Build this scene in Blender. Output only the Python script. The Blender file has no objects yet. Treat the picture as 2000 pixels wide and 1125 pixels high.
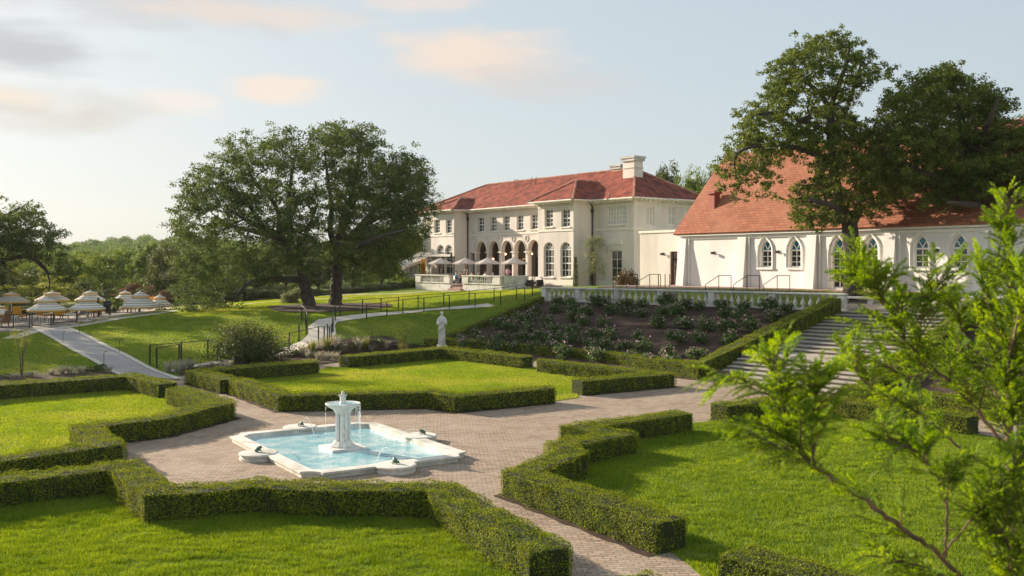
import bpy, bmesh, math, random
import numpy as np
from mathutils import Vector, Matrix
R = math.radians
rng = np.random.default_rng(7)
random.seed(7)
sc = bpy.context.scene
COL = sc.collection
# ------------------------------------------------------------------ camera
EYE = 5.2; F = 1890.0; HOR = 515.0
cam = bpy.data.cameras.new('camera'); co = bpy.data.objects.new('camera', cam); COL.objects.link(co)
co.location = (0, 0, EYE); co.rotation_euler = (R(90), 0, 0)
cam.sensor_width = 36; cam.lens = 36 * F / 2000; cam.shift_y = -(562.5 - HOR) / 2000
cam.clip_start = 0.1; cam.clip_end = 3000
cam.dof.use_dof = True; cam.dof.focus_distance = 30; cam.dof.aperture_fstop = 3.6
sc.camera = co
# ------------------------------------------------------------------ sun and sky
SUN_EL = 18.0; SUN_AZ = math.atan2(-.8, .6)          # direction towards the sun, seen from +Y
sd = Vector((math.sin(SUN_AZ) * math.cos(R(SUN_EL)), math.cos(SUN_AZ) * math.cos(R(SUN_EL)), math.sin(R(SUN_EL))))
sl = bpy.data.lights.new('sun', 'SUN'); so = bpy.data.objects.new('sun', sl); COL.objects.link(so)
sl.energy = 5.0; sl.angle = R(0.8); sl.color = (1.0, .85, .67)
so.rotation_euler = sd.to_track_quat('Z', 'Y').to_euler(); so.location = (-40, 30, 40)
sc.view_settings.view_transform = 'Standard'; sc.view_settings.look = 'None'
sc.view_settings.exposure = 1.06; sc.view_settings.gamma = 1
w = bpy.data.worlds.new('World'); sc.world = w; w.use_nodes = True
nt = w.node_tree; nt.nodes.clear()
def N(t, typ, **k):
    n = t.nodes.new(typ)
    for a, b in k.items():
        if a.startswith('i_'): n.inputs[a[2:].replace('_', ' ')].default_value = b
        else: setattr(n, a, b)
    return n
def mixc(t, fac, a, b, bt='MIX'):
    m = t.nodes.new('ShaderNodeMix'); m.data_type = 'RGBA'; m.blend_type = bt
    for s, v in ((m.inputs[0], fac), (m.inputs[6], a), (m.inputs[7], b)):
        if isinstance(v, bpy.types.NodeSocket): t.links.new(v, s)
        elif v is not None: s.default_value = v if not isinstance(v, tuple) else (v + (1,))[:4]
    return m.outputs[2]
def math_(t, op, a, b=None, c=None, clamp=False):
    m = t.nodes.new('ShaderNodeMath'); m.operation = op; m.use_clamp = clamp
    for s, v in zip(m.inputs, (a, b, c)):
        if isinstance(v, bpy.types.NodeSocket): t.links.new(v, s)
        elif v is not None: s.default_value = v
    return m.outputs[0]
sky = N(nt, 'ShaderNodeTexSky', sky_type='NISHITA', sun_disc=False, sun_elevation=R(SUN_EL), sun_rotation=SUN_AZ,
        altitude=200, air_density=1.0, dust_density=2.2, ozone_density=1.2)
tc = N(nt, 'ShaderNodeTexCoord')
def dirp(px, py):
    v = Vector(((px - 1000) / F, 1, (HOR - py) / F)); return v.normalized()
# soft evening clouds: each a patch of sky direction broken up by noise
def cloud(px, py, wx, wy, amp, sc_=3.0, soft=.9):
    d = dirp(px, py)
    sub = N(nt, 'ShaderNodeVectorMath', operation='SUBTRACT'); nt.links.new(tc.outputs['Generated'], sub.inputs[0]); sub.inputs[1].default_value = d
    mu = N(nt, 'ShaderNodeVectorMath', operation='MULTIPLY'); nt.links.new(sub.outputs[0], mu.inputs[0]); mu.inputs[1].default_value = (F / wx, F / wx * .7, F / wy)
    ln = N(nt, 'ShaderNodeVectorMath', operation='LENGTH'); nt.links.new(mu.outputs[0], ln.inputs[0])
    nz = N(nt, 'ShaderNodeTexNoise', i_Scale=sc_ * 5, i_Detail=2.5, i_Roughness=.45)
    mp = N(nt, 'ShaderNodeMapping'); mp.inputs['Scale'].default_value = (1, 1, 3.6); mp.inputs['Location'].default_value = (px * .01, 0, py * .01)
    nt.links.new(tc.outputs['Generated'], mp.inputs[0]); nt.links.new(mp.outputs[0], nz.inputs['Vector'])
    s = math_(nt, 'SUBTRACT', 1.0, ln.outputs['Value'])
    s = math_(nt, 'MULTIPLY_ADD', math_(nt, 'SUBTRACT', nz.outputs[0], .5), 1.3, s)
    mr = N(nt, 'ShaderNodeMapRange', interpolation_type='SMOOTHERSTEP'); nt.links.new(s, mr.inputs[0]); mr.inputs[1].default_value = -.1; mr.inputs[2].default_value = soft
    return math_(nt, 'MULTIPLY', mr.outputs[0], amp, clamp=True)
skyc = sky.outputs[0]
SKYK = 9.0
# thin high overcast lifts the blue of the zenith, warm near the sun
dv = N(nt, 'ShaderNodeVectorMath', operation='MULTIPLY_ADD'); nt.links.new(skyc, dv.inputs[0]); dv.inputs[1].default_value = (.085,) * 3; dv.inputs[2].default_value = (.72,) * 3
dd_ = N(nt, 'ShaderNodeVectorMath', operation='DIVIDE'); nt.links.new(skyc, dd_.inputs[0]); nt.links.new(dv.outputs[0], dd_.inputs[1])
skyc = mixc(nt, .55, dd_.outputs[0], (4.7, 5.25, 5.5))
for px, py, wx, wy, amp, colr in ((930, 112, 215, 64, .85, (6.3, 5.1, 4.2)), (1040, 158, 260, 56, .65, (4.6, 4.4, 4.3)),
                                  (540, 180, 130, 38, .75, (6.6, 5.4, 4.4)), (350, 200, 100, 36, .5, (6.6, 5.6, 4.8)),
                                  (30, 98, 230, 58, .8, (3.5, 3.65, 3.8)), (50, 212, 250, 50, .7, (4.7, 4.3, 3.8)), (30, 190, 120, 26, .6, (6.6, 5.6, 4.6)),
                                  (300, 5, 480, 60, .55, (4.0, 3.9, 3.9)), (480, 28, 260, 34, .6, (6.0, 5.0, 4.3)), (830, 0, 150, 30, .6, (6.0, 5.0, 4.4))):
    skyc = mixc(nt, cloud(px, py, wx, wy, amp), skyc, colr)
bg = N(nt, 'ShaderNodeBackground', i_Strength=.074); out = N(nt, 'ShaderNodeOutputWorld')
nt.links.new(skyc, bg.inputs[0]); nt.links.new(bg.outputs[0], out.inputs[0])
sc.cycles.max_bounces = 6; sc.cycles.diffuse_bounces = 3; sc.cycles.transparent_max_bounces = 6

# ------------------------------------------------------------------ pixel <-> place helpers (reference picture is 2000 px wide)
def GZ(px, py, z=0.0):
    d = F * (EYE - z) / (py - HOR); return Vector(((px - 1000) / F * d, d, z))
def GD(px, py, d): return Vector(((px - 1000) / F * d, d, EYE - (py - HOR) * d / F))
# ------------------------------------------------------------------ materials
def mat(name, c1, c2=None, scale=4, rough=.8, bump=0, bscale=None, island=0, transl=0, spec=.3, detail=5, metal=0, coord='Object', c3=None, s3=.4, stretch=None, emit=None, bdist=.03):
    m = bpy.data.materials.new(name); m.use_nodes = True; t = m.node_tree; t.nodes.clear()
    o = N(t, 'ShaderNodeOutputMaterial'); p = N(t, 'ShaderNodeBsdfPrincipled', i_Roughness=rough, i_Metallic=metal)
    p.inputs['Specular IOR Level'].default_value = spec
    if coord == 'Position': vec = N(t, 'ShaderNodeNewGeometry').outputs['Position']
    else: vec = N(t, 'ShaderNodeTexCoord').outputs[coord]
    if stretch:
        mp = N(t, 'ShaderNodeMapping'); mp.inputs['Scale'].default_value = stretch; t.links.new(vec, mp.inputs[0]); vec = mp.outputs[0]
    c = None
    if c2:
        nz = N(t, 'ShaderNodeTexNoise', i_Scale=scale, i_Detail=detail, i_Roughness=.6); t.links.new(vec, nz.inputs['Vector'])
        mr = N(t, 'ShaderNodeMapRange'); t.links.new(nz.outputs[0], mr.inputs[0]); mr.inputs[1].default_value = .32; mr.inputs[2].default_value = .68
        c = mixc(t, mr.outputs[0], c1, c2)
        if c3:
            nz = N(t, 'ShaderNodeTexNoise', i_Scale=s3, i_Detail=3.0); t.links.new(vec, nz.inputs['Vector'])
            mr = N(t, 'ShaderNodeMapRange'); t.links.new(nz.outputs[0], mr.inputs[0]); mr.inputs[1].default_value = .45; mr.inputs[2].default_value = .7
            c = mixc(t, mr.outputs[0], c, c3)
    if island:
        g = N(t, 'ShaderNodeNewGeometry')
        hv = N(t, 'ShaderNodeHueSaturation')
        hv.inputs['Color'].default_value = c1 + (1,)
        if c: t.links.new(c, hv.inputs['Color'])
        t.links.new(math_(t, 'MULTIPLY_ADD', g.outputs['Random Per Island'], 2 * island, 1 - island), hv.inputs['Value'])
        t.links.new(math_(t, 'MULTIPLY_ADD', g.outputs['Random Per Island'], -.05, .525), hv.inputs['Hue'])
        c = hv.outputs[0]
    if c: t.links.new(c, p.inputs['Base Color'])
    else: p.inputs['Base Color'].default_value = c1 + (1,)
    if bump:
        nz = N(t, 'ShaderNodeTexNoise', i_Scale=bscale or scale * 4, i_Detail=6.0); t.links.new(vec, nz.inputs['Vector'])
        b = N(t, 'ShaderNodeBump', i_Strength=bump, i_Distance=bdist); t.links.new(nz.outputs[0], b.inputs['Height']); t.links.new(b.outputs[0], p.inputs['Normal'])
    if emit: p.inputs['Emission Color'].default_value = emit[:3] + (1,); p.inputs['Emission Strength'].default_value = emit[3]
    sh = p.outputs[0]
    if transl:
        tr = N(t, 'ShaderNodeBsdfTranslucent')
        if c:
            hs = N(t, 'ShaderNodeHueSaturation', i_Value=1.5, i_Saturation=1.1, i_Hue=.48); t.links.new(c, hs.inputs['Color']); t.links.new(hs.outputs[0], tr.inputs[0])
        else: tr.inputs[0].default_value = c1 + (1,)
        mx = N(t, 'ShaderNodeMixShader', i_Fac=transl); t.links.new(sh, mx.inputs[1]); t.links.new(tr.outputs[0], mx.inputs[2]); sh = mx.outputs[0]
    t.links.new(sh, o.inputs[0]); return m
M = {}
M['grass'] = mat('grass_ground', (.10, .155, .016), (.15, .20, .024), scale=1.2, rough=.95, bump=.6, bscale=60, coord='Position', c3=(.17, .2, .035), s3=.25, spec=.1)
M['blade'] = mat('grass_blades', (.135, .235, .018), (.235, .325, .030), scale=.9, rough=.6, island=.4, transl=.42, coord='Position', c3=(.33, .36, .055), s3=.22, spec=.25)
M['blade_near'] = mat('grass_blades_near', (.11, .20, .012), (.195, .285, .018), scale=1.1, rough=.6, island=.45, transl=.35, coord='Position', c3=(.21, .30, .028), s3=.35, spec=.25)  # greener copy: weaker forward scatter of light put into the colour
M['hedge'] = mat('boxwood', (.115, .175, .015), (.25, .29, .022), scale=2.5, rough=.75, island=.45, transl=.26, coord='Position', spec=.08, c3=(.20, .235, .03), s3=1.1)
M['hedge_core'] = mat('boxwood_inside', (.022, .034, .008), (.04, .046, .014), scale=9, rough=.95)  # very dark core: shade between the leaves put into its colour
M['oak'] = mat('oak_leaves', (.066, .108, .020), (.14, .18, .034), scale=.5, rough=.65, island=.45, transl=.32, coord='Position', spec=.15)
M['oak2'] = mat('live_oak_leaves', (.058, .100, .028), (.12, .165, .042), scale=.4, rough=.7, island=.45, transl=.32, coord='Position', spec=.12)
M['wood1'] = mat('wood_leaves_green', (.075, .13, .02), (.17, .24, .03), scale=.25, rough=.6, island=.5, transl=.3, coord='Position')
M['wood2'] = mat('wood_leaves_dark', (.05, .075, .018), (.09, .115, .022), scale=.3, rough=.6, island=.5, transl=.25, coord='Position')
M['wood3'] = mat('wood_leaves_yellow', (.17, .21, .025), (.26, .28, .035), scale=.4, rough=.6, island=.4, transl=.35, coord='Position')
M['wood4'] = mat('reddish_leaves', (.17, .08, .035), (.12, .09, .04), scale=.6, rough=.6, island=.4, transl=.25, coord='Position')
M['farwood'] = mat('far_wood_leaves', (.10, .17, .05), (.18, .25, .06), scale=.05, rough=.8, island=.4, transl=.25, coord='Position')
M['cypress'] = mat('cypress_needles', (.11, .22, .018), (.205, .32, .030), scale=3, rough=.7, island=.4, transl=.5, coord='Position', spec=.3)
M['bark'] = mat('bark', (.05, .04, .032), (.105, .085, .068), scale=6, rough=.95, bump=.8, bscale=14, stretch=(1, 1, .25), bdist=.05)
M['twig'] = mat('cypress_bark', (.22, .15, .10), (.09, .06, .04), scale=14, rough=.9, bump=.5, stretch=(1, 1, .3), bdist=.004)
M['mulch'] = mat('mulch', (.030, .018, .013), (.062, .038, .026), scale=22, rough=1, bump=1, bscale=40, coord='Position', c3=(.10, .062, .042), s3=1.2)
M['stone'] = mat('cast_stone', (.68, .66, .61), (.56, .54, .49), scale=3, rough=.85, bump=.25, bscale=30, c3=(.40, .39, .36), s3=1.3, bdist=.01)
M['white_stone'] = mat('white_marble', (.80, .78, .73), (.66, .64, .60), scale=5, rough=.6, bump=.12, bscale=40, c3=(.58, .56, .52), s3=2.2, bdist=.008)
M['coping'] = mat('coping_stone', (.78, .74, .67), (.62, .58, .51), scale=7, rough=.7, bump=.15, bscale=40, c3=(.46, .44, .38), s3=1.6, bdist=.008)
M['stucco'] = mat('villa_stucco', (.76, .69, .62), (.69, .62, .56), scale=.6, rough=.9, bump=.15, bscale=25, c3=(.58, .53, .47), s3=.6, bdist=.02, stretch=(1, 1, .25))
M['trim'] = mat('villa_trim', (.80, .76, .66), (.70, .66, .57), scale=2, rough=.8)
M['white'] = mat('chapel_white', (.85, .81, .78), (.80, .76, .735), scale=.5, rough=.85, bump=.12, bscale=22, bdist=.02, c3=(.74, .71, .67), s3=.5, stretch=(1, 1, .3))
M['frame'] = mat('white_paint', (.82, .80, .74), rough=.5)
M['glass'] = mat('window_glass', (.022, .024, .022), (.05, .05, .045), scale=1.1, rough=.06, spec=.6)
M['blue_glass'] = mat('stained_glass', (.01, .06, .16), (.02, .22, .26), scale=5, rough=.15, spec=.6)
M['curtain'] = mat('pale_blind', (.62, .58, .50), (.5, .47, .42), scale=8, rough=.25, spec=.5, stretch=(6, 6, .3))
M['dark'] = mat('dark_metal', (.018, .017, .016), rough=.45, spec=.5)
M['brown_door'] = mat('brown_door', (.10, .05, .035), (.07, .035, .025), scale=6, rough=.5)
M['interior'] = mat('loggia_shade', (.22, .19, .155), (.17, .15, .12), scale=2, rough=.9)  # shade inside the arches put into a darkened wall colour
M['red_paint'] = mat('red_metal', (.36, .085, .055), (.30, .07, .05), scale=5, rough=.5)
M['deck'] = mat('pool_deck', (.36, .30, .25), (.28, .24, .20), scale=3, rough=.9, bump=.2)
M['gravel'] = mat('grey_gravel', (.40, .37, .36), (.31, .29, .29), scale=40, rough=1, bump=.5, bscale=60, coord='Position', c3=(.46, .42, .38), s3=.6)
M['curb'] = mat('pale_curb', (.62, .56, .48), (.52, .47, .41), scale=4, rough=.9, coord='Position')
M['canvas'] = mat('grey_canvas', (.60, .55, .50), (.52, .48, .44), scale=4, rough=.9, transl=.25)
M['awning'] = mat('awning_canvas', (.62, .57, .50), (.52, .47, .42), scale=3, rough=.9, transl=.2)
M['yellow'] = mat('yellow_canvas', (.80, .42, .05), (.70, .36, .05), scale=6, rough=.85, transl=.15)
M['teak'] = mat('teak', (.30, .16, .08), (.22, .12, .06), scale=9, rough=.7)
M['cushion'] = mat('cushion', (.74, .70, .64), (.64, .60, .55), scale=5, rough=.9)
M['frog'] = mat('frog_bronze', (.05, .12, .09), (.09, .17, .12), scale=20, rough=.45, spec=.5)
M['silver'] = mat('silver_grass', (.30, .30, .20), (.46, .42, .32), scale=5, rough=.8, island=.35, transl=.3, coord='Position')
M['rose_leaf'] = mat('rose_leaves', (.042, .095, .022), (.085, .15, .035), scale=1.5, rough=.5, island=.5, transl=.3, coord='Position')
M['petal'] = mat('pink_petals', (.60, .30, .38), (.72, .50, .54), scale=6, rough=.6, island=.2, transl=.3, coord='Position')
M['magnolia'] = mat('magnolia_leaves', (.15, .075, .02), (.10, .10, .02), scale=2, rough=.35, island=.5, transl=.2, coord='Position')
M['olive'] = mat('olive_leaves', (.14, .17, .08), (.2, .22, .1), scale=2, rough=.6, island=.4, transl=.3, coord='Position')
M['tricol'] = mat('young_tree_leaves', (.22, .21, .05), (.15, .2, .03), scale=3, rough=.6, island=.4, transl=.35, coord='Position')
M['skin'] = mat('skin', (.42, .25, .17), rough=.6)
M['skin2'] = mat('skin_dark', (.16, .09, .06), rough=.6)
M['hair'] = mat('hair', (.02, .014, .01), rough=.6)
def cloth(n, c): M[n] = mat(n, c, rough=.9); return M[n]
for n_, c_ in (('teal_cloth', (.07, .30, .38)), ('pink_cloth', (.62, .36, .48)), ('rust_cloth', (.30, .07, .05)), ('orange_cloth', (.60, .32, .10)),
               ('black_cloth', (.02, .02, .025)), ('white_cloth', (.72, .70, .68)), ('blue_cloth', (.22, .33, .48)), ('tan_cloth', (.42, .28, .22)), ('navy_cloth', (.04, .05, .09))):
    cloth(n_, c_)
# brick-patterned surfaces
def brickmat(name, cols, bw, bh, mortar, mort_col, coord='Position', rot=0, rough=.9, bump=.4, vary=None, msz=.015, off=.5, swap=False):
    m = bpy.data.materials.new(name); m.use_nodes = True; t = m.node_tree; t.nodes.clear()
    o = N(t, 'ShaderNodeOutputMaterial'); p = N(t, 'ShaderNodeBsdfPrincipled', i_Roughness=rough); p.inputs['Specular IOR Level'].default_value = .2
    vec = N(t, 'ShaderNodeNewGeometry').outputs['Position'] if coord == 'Position' else N(t, 'ShaderNodeTexCoord').outputs[coord]
    mp = N(t, 'ShaderNodeMapping'); mp.inputs['Rotation'].default_value = (0, 0, rot); t.links.new(vec, mp.inputs[0])
    nzw = N(t, 'ShaderNodeTexNoise', i_Scale=2.5, i_Detail=2.0); t.links.new(mp.outputs[0], nzw.inputs['Vector'])
    ad = N(t, 'ShaderNodeVectorMath', operation='MULTIPLY_ADD'); t.links.new(nzw.outputs['Color'], ad.inputs[0]); ad.inputs[1].default_value = (.05, .06, 0); t.links.new(mp.outputs[0], ad.inputs[2])
    b = N(t, 'ShaderNodeTexBrick', i_Scale=1.0, offset=off); b.inputs['Brick Width'].default_value = bw; b.inputs['Row Height'].default_value = bh
    b.inputs['Mortar Size'].default_value = msz; b.inputs['Mortar Smooth'].default_value = .3; b.inputs['Bias'].default_value = 0
    b.inputs['Color1'].default_value = cols[0] + (1,); b.inputs['Color2'].default_value = cols[1] + (1,); b.inputs['Mortar'].default_value = mort_col + (1,)
    t.links.new(ad.outputs[0], b.inputs['Vector'])
    nz = N(t, 'ShaderNodeTexNoise', i_Scale=vary[1] if vary else .6, i_Detail=5.0); t.links.new(mp.outputs[0], nz.inputs['Vector'])
    mr = N(t, 'ShaderNodeMapRange'); t.links.new(nz.outputs[0], mr.inputs[0]); mr.inputs[1].default_value = .4; mr.inputs[2].default_value = .7
    c = mixc(t, math_(t, 'MULTIPLY', mr.outputs[0], .65), b.outputs[0], vary[0] if vary else cols[0])
    nz2 = N(t, 'ShaderNodeTexNoise', i_Scale=14.0, i_Detail=4.0); t.links.new(mp.outputs[0], nz2.inputs['Vector'])
    c = mixc(t, .35, c, nz2.outputs[0], 'OVERLAY')
    t.links.new(c, p.inputs['Base Color'])
    h = math_(t, 'MULTIPLY_ADD', nz2.outputs[0], .25, math_(t, 'SUBTRACT', 1, b.outputs['Fac']))
    bp = N(t, 'ShaderNodeBump', i_Strength=bump, i_Distance=.02); t.links.new(h, bp.inputs['Height']); t.links.new(bp.outputs[0], p.inputs['Normal'])
    t.links.new(p.outputs[0], o.inputs[0]); return m
GROT = math.atan2(.54, .8417)
M['paver'] = brickmat('brick_pavers', ((.46, .335, .24), (.26, .19, .14)), .23, .115, .01, (.14, .115, .09), rot=-.08, vary=((.40, .33, .26), .7), bump=.8, msz=.012)
M['shingle'] = brickmat('red_shingles', ((.40, .155, .085), (.28, .105, .060)), .5, .24, .01, (.18, .07, .045), coord='UV', vary=((.40, .185, .115), .35), msz=.022, bump=.7)
M['redbrick'] = brickmat('red_brick', ((.40, .27, .22), (.32, .20, .16)), .22, .1, .01, (.3, .24, .2), coord='Object', vary=((.36, .22, .18), .8))
def tilemat():
    m = bpy.data.materials.new('clay_barrel_tiles'); m.use_nodes = True; t = m.node_tree; t.nodes.clear()
    o = N(t, 'ShaderNodeOutputMaterial'); p = N(t, 'ShaderNodeBsdfPrincipled', i_Roughness=.8); p.inputs['Specular IOR Level'].default_value = .25
    uv = N(t, 'ShaderNodeTexCoord').outputs['UV']
    sep = N(t, 'ShaderNodeSeparateXYZ'); t.links.new(uv, sep.inputs[0])
    b = N(t, 'ShaderNodeTexBrick', i_Scale=1.0, offset=0.5); b.inputs['Brick Width'].default_value = .42; b.inputs['Row Height'].default_value = .55
    b.inputs['Mortar Size'].default_value = .02; b.inputs['Color1'].default_value = (.36, .085, .048, 1); b.inputs['Color2'].default_value = (.12, .028, .020, 1); b.inputs['Mortar'].default_value = (.10, .03, .02, 1)
    t.links.new(uv, b.inputs['Vector'])
    nz = N(t, 'ShaderNodeTexNoise', i_Scale=1.3, i_Detail=4.0); t.links.new(uv, nz.inputs['Vector'])
    mr = N(t, 'ShaderNodeMapRange'); t.links.new(nz.outputs[0], mr.inputs[0]); mr.inputs[1].default_value = .4; mr.inputs[2].default_value = .7
    c = mixc(t, math_(t, 'MULTIPLY', mr.outputs[0], .25), b.outputs[0], (.40, .14, .08)); t.links.new(c, p.inputs['Base Color'])
    s = math_(t, 'SINE', math_(t, 'MULTIPLY', sep.outputs[0], 2 * math.pi / .42))
    fr = math_(t, 'FRACT', math_(t, 'DIVIDE', sep.outputs[1], .55))
    h = math_(t, 'MULTIPLY_ADD', fr, -.4, s)
    bp = N(t, 'ShaderNodeBump', i_Strength=1, i_Distance=.09); t.links.new(h, bp.inputs['Height']); t.links.new(bp.outputs[0], p.inputs['Normal'])
    t.links.new(p.outputs[0], o.inputs[0]); return m
M['tile'] = tilemat()
def stripemat():
    m = bpy.data.materials.new('striped_canvas'); m.use_nodes = True; t = m.node_tree; t.nodes.clear()
    o = N(t, 'ShaderNodeOutputMaterial'); p = N(t, 'ShaderNodeBsdfPrincipled', i_Roughness=.9)
    uv = N(t, 'ShaderNodeTexCoord').outputs['UV']; sep = N(t, 'ShaderNodeSeparateXYZ'); t.links.new(uv, sep.inputs[0])
    fr = math_(t, 'FRACT', math_(t, 'MULTIPLY', sep.outputs[1], 1 / .28))
    c = mixc(t, math_(t, 'GREATER_THAN', fr, .74), (.84, .80, .72), (.34, .32, .28))
    c = mixc(t, math_(t, 'LESS_THAN', sep.outputs[1], .10), c, (.72, .42, .08)); t.links.new(c, p.inputs['Base Color'])
    tr = N(t, 'ShaderNodeBsdfTranslucent'); t.links.new(c, tr.inputs[0]); mx = N(t, 'ShaderNodeMixShader', i_Fac=.25)
    t.links.new(p.outputs[0], mx.inputs[1]); t.links.new(tr.outputs[0], mx.inputs[2]); t.links.new(mx.outputs[0], o.inputs[0]); return m
M['stripe'] = stripemat()
def watermat():
    m = bpy.data.materials.new('pool_water'); m.use_nodes = True; t = m.node_tree; t.nodes.clear()
    o = N(t, 'ShaderNodeOutputMaterial'); p = N(t, 'ShaderNodeBsdfPrincipled', i_Roughness=.07); p.inputs['Specular IOR Level'].default_value = .5
    vec = N(t, 'ShaderNodeNewGeometry').outputs['Position']
    nz = N(t, 'ShaderNodeTexNoise', i_Scale=1.6, i_Detail=4.0, i_Distortion=.6); t.links.new(vec, nz.inputs['Vector'])
    mr = N(t, 'ShaderNodeMapRange'); t.links.new(nz.outputs[0], mr.inputs[0]); mr.inputs[1].default_value = .38; mr.inputs[2].default_value = .66
    t.links.new(mixc(t, mr.outputs[0], (.26, .54, .61), (.58, .74, .75)), p.inputs['Base Color'])  # the paler tone paints highlights on the water into its colour
    n2 = N(t, 'ShaderNodeTexNoise', i_Scale=7.0, i_Detail=3.0, i_Distortion=1.0); t.links.new(vec, n2.inputs['Vector'])
    bp = N(t, 'ShaderNodeBump', i_Strength=.5, i_Distance=.04); t.links.new(n2.outputs[0], bp.inputs['Height']); t.links.new(bp.outputs[0], p.inputs['Normal'])
    t.links.new(p.outputs[0], o.inputs[0]); return m
M['water'] = watermat()
M['jet'] = mat('falling_water', (.85, .9, .92), rough=.1, transl=.4, spec=.8)
M['lampglow'] = mat('lamp_glow', (1, .6, .3), rough=.5, emit=(1, .5, .22, 3.0))
# ------------------------------------------------------------------ mesh helpers
def link(name, me, m, parent=None):
    o = bpy.data.objects.new(name, me); COL.objects.link(o)
    if m is not None: me.materials.append(m)
    if parent is not None: o.parent = parent
    return o
def tag(o, label=None, cat=None, group=None, kind=None):
    if label: o['label'] = label
    if cat: o['category'] = cat
    if group: o['group'] = group
    if kind: o['kind'] = kind
    return o
def thing(name, label, cat, loc=(0, 0, 0), rz=0, group=None):
    o = bpy.data.objects.new(name, None); COL.objects.link(o); o.empty_display_size = .3
    o.location = loc; o.rotation_euler = (0, 0, rz); return tag(o, label, cat, group)
def copy_tree(o, parent=None):
    c = o.copy(); COL.objects.link(c)
    if parent is not None: c.parent = parent
    for ch in [q for q in bpy.data.objects if q.parent == o]: copy_tree(ch, c)
    return c
class MB:
    def __init__(s): s.v = []; s.f = []; s.uv = []
    def face(s, pts, uv=None):
        n = len(s.v); s.v += [tuple(p) for p in pts]; s.f.append(tuple(range(n, n + len(pts)))); s.uv.append(uv); return s
    def box(s, x0, x1, y0, y1, z0, z1):
        return s.prism([(x0, y0), (x1, y0), (x1, y1), (x0, y1)], z0, z1)
    def prism(s, poly, z0, z1):
        n = len(s.v); k = len(poly)
        zz0 = z0 if isinstance(z0, (list, tuple)) else [z0] * k; zz1 = z1 if isinstance(z1, (list, tuple)) else [z1] * k
        s.v += [(p[0], p[1], zz0[i]) for i, p in enumerate(poly)] + [(p[0], p[1], zz1[i]) for i, p in enumerate(poly)]
        s.f.append(tuple(range(n + k, n + 2 * k))); s.f.append(tuple(reversed(range(n, n + k))))
        for i in range(k):
            j = (i + 1) % k; s.f.append((n + i, n + j, n + k + j, n + k + i))
        s.uv += [None] * (k + 2); return s
    def tube(s, pts, rad, n=6, cap=True):
        pts = [Vector(p) for p in pts]; m = len(pts)
        if not isinstance(rad, (list, tuple)): rad = [rad] * m
        base = len(s.v); up = Vector((.3, .2, 1)).normalized()
        for i, p in enumerate(pts):
            d = (pts[min(i + 1, m - 1)] - pts[max(i - 1, 0)])
            if d.length < 1e-9: d = Vector((0, 0, 1))
            d.normalize(); a = d.cross(up)
            if a.length < .05: a = d.cross(Vector((1, 0, 0)))
            a.normalize(); b = d.cross(a)
            for k in range(n):
                t = 2 * math.pi * k / n; s.v.append(tuple(p + (a * math.cos(t) + b * math.sin(t)) * rad[i]))
        for i in range(m - 1):
            for k in range(n):
                q = (k + 1) % n; s.f.append((base + i * n + k, base + i * n + q, base + (i + 1) * n + q, base + (i + 1) * n + k)); s.uv.append(None)
        if cap:
            s.f.append(tuple(reversed(range(base, base + n)))); s.f.append(tuple(range(base + (m - 1) * n, base + m * n))); s.uv += [None, None]
        return s
    def lathe(s, prof, n=16, c=(0, 0), cap=True, uvs=False):
        base = len(s.v)
        for r, z in prof:
            for k in range(n):
                t = 2 * math.pi * k / n; s.v.append((c[0] + r * math.cos(t), c[1] + r * math.sin(t), z))
        L = [0]
        for i in range(1, len(prof)): L.append(L[-1] + math.hypot(prof[i][0] - prof[i - 1][0], prof[i][1] - prof[i - 1][1]))
        for i in range(len(prof) - 1):
            for k in range(n):
                q = (k + 1) % n; s.f.append((base + i * n + k, base + i * n + q, base + (i + 1) * n + q, base + (i + 1) * n + k))
                s.uv.append([(k, L[i]), (k + 1, L[i]), (k + 1, L[i + 1]), (k, L[i + 1])] if uvs else None)
        if cap:
            s.f.append(tuple(reversed(range(base, base + n)))); s.f.append(tuple(range(base + (len(prof) - 1) * n, base + len(prof) * n))); s.uv += [None, None]
        return s
    def build(s, name, m, parent=None, smooth=False, bevel=0):
        me = bpy.data.meshes.new(name); me.from_pydata(s.v, [], s.f)
        if any(u for u in s.uv):
            ul = me.uv_layers.new(name='UVMap'); i = 0
            for f, u in zip(s.f, s.uv):
                for k in range(len(f)):
                    ul.data[i].uv = u[k] if u else (0, 0); i += 1
        me.validate()
        if smooth: me.polygons.foreach_set('use_smooth', [True] * len(me.polygons))
        me.update(); o = link(name, me, m, parent)
        if bevel:
            b = o.modifiers.new('bevel', 'BEVEL'); b.width = bevel; b.segments = 2; b.limit_method = 'ANGLE'
        return o
def npmesh(name, V, k, m, parent=None):
    """V: (n*k,3) array, every k vertices one face"""
    V = np.asarray(V, np.float32).reshape(-1, 3); nf = len(V) // k
    me = bpy.data.meshes.new(name); me.vertices.add(len(V)); me.vertices.foreach_set('co', V.ravel())
    me.loops.add(nf * k); me.loops.foreach_set('vertex_index', np.arange(nf * k, dtype=np.int32))
    me.polygons.add(nf); me.polygons.foreach_set('loop_start', np.arange(0, nf * k, k, dtype=np.int32)); me.polygons.foreach_set('loop_total', np.full(nf, k, np.int32))
    me.update(calc_edges=True); return link(name, me, m, parent)
def unit(v): return v / np.maximum(np.linalg.norm(v, axis=-1, keepdims=True), 1e-9)
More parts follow.
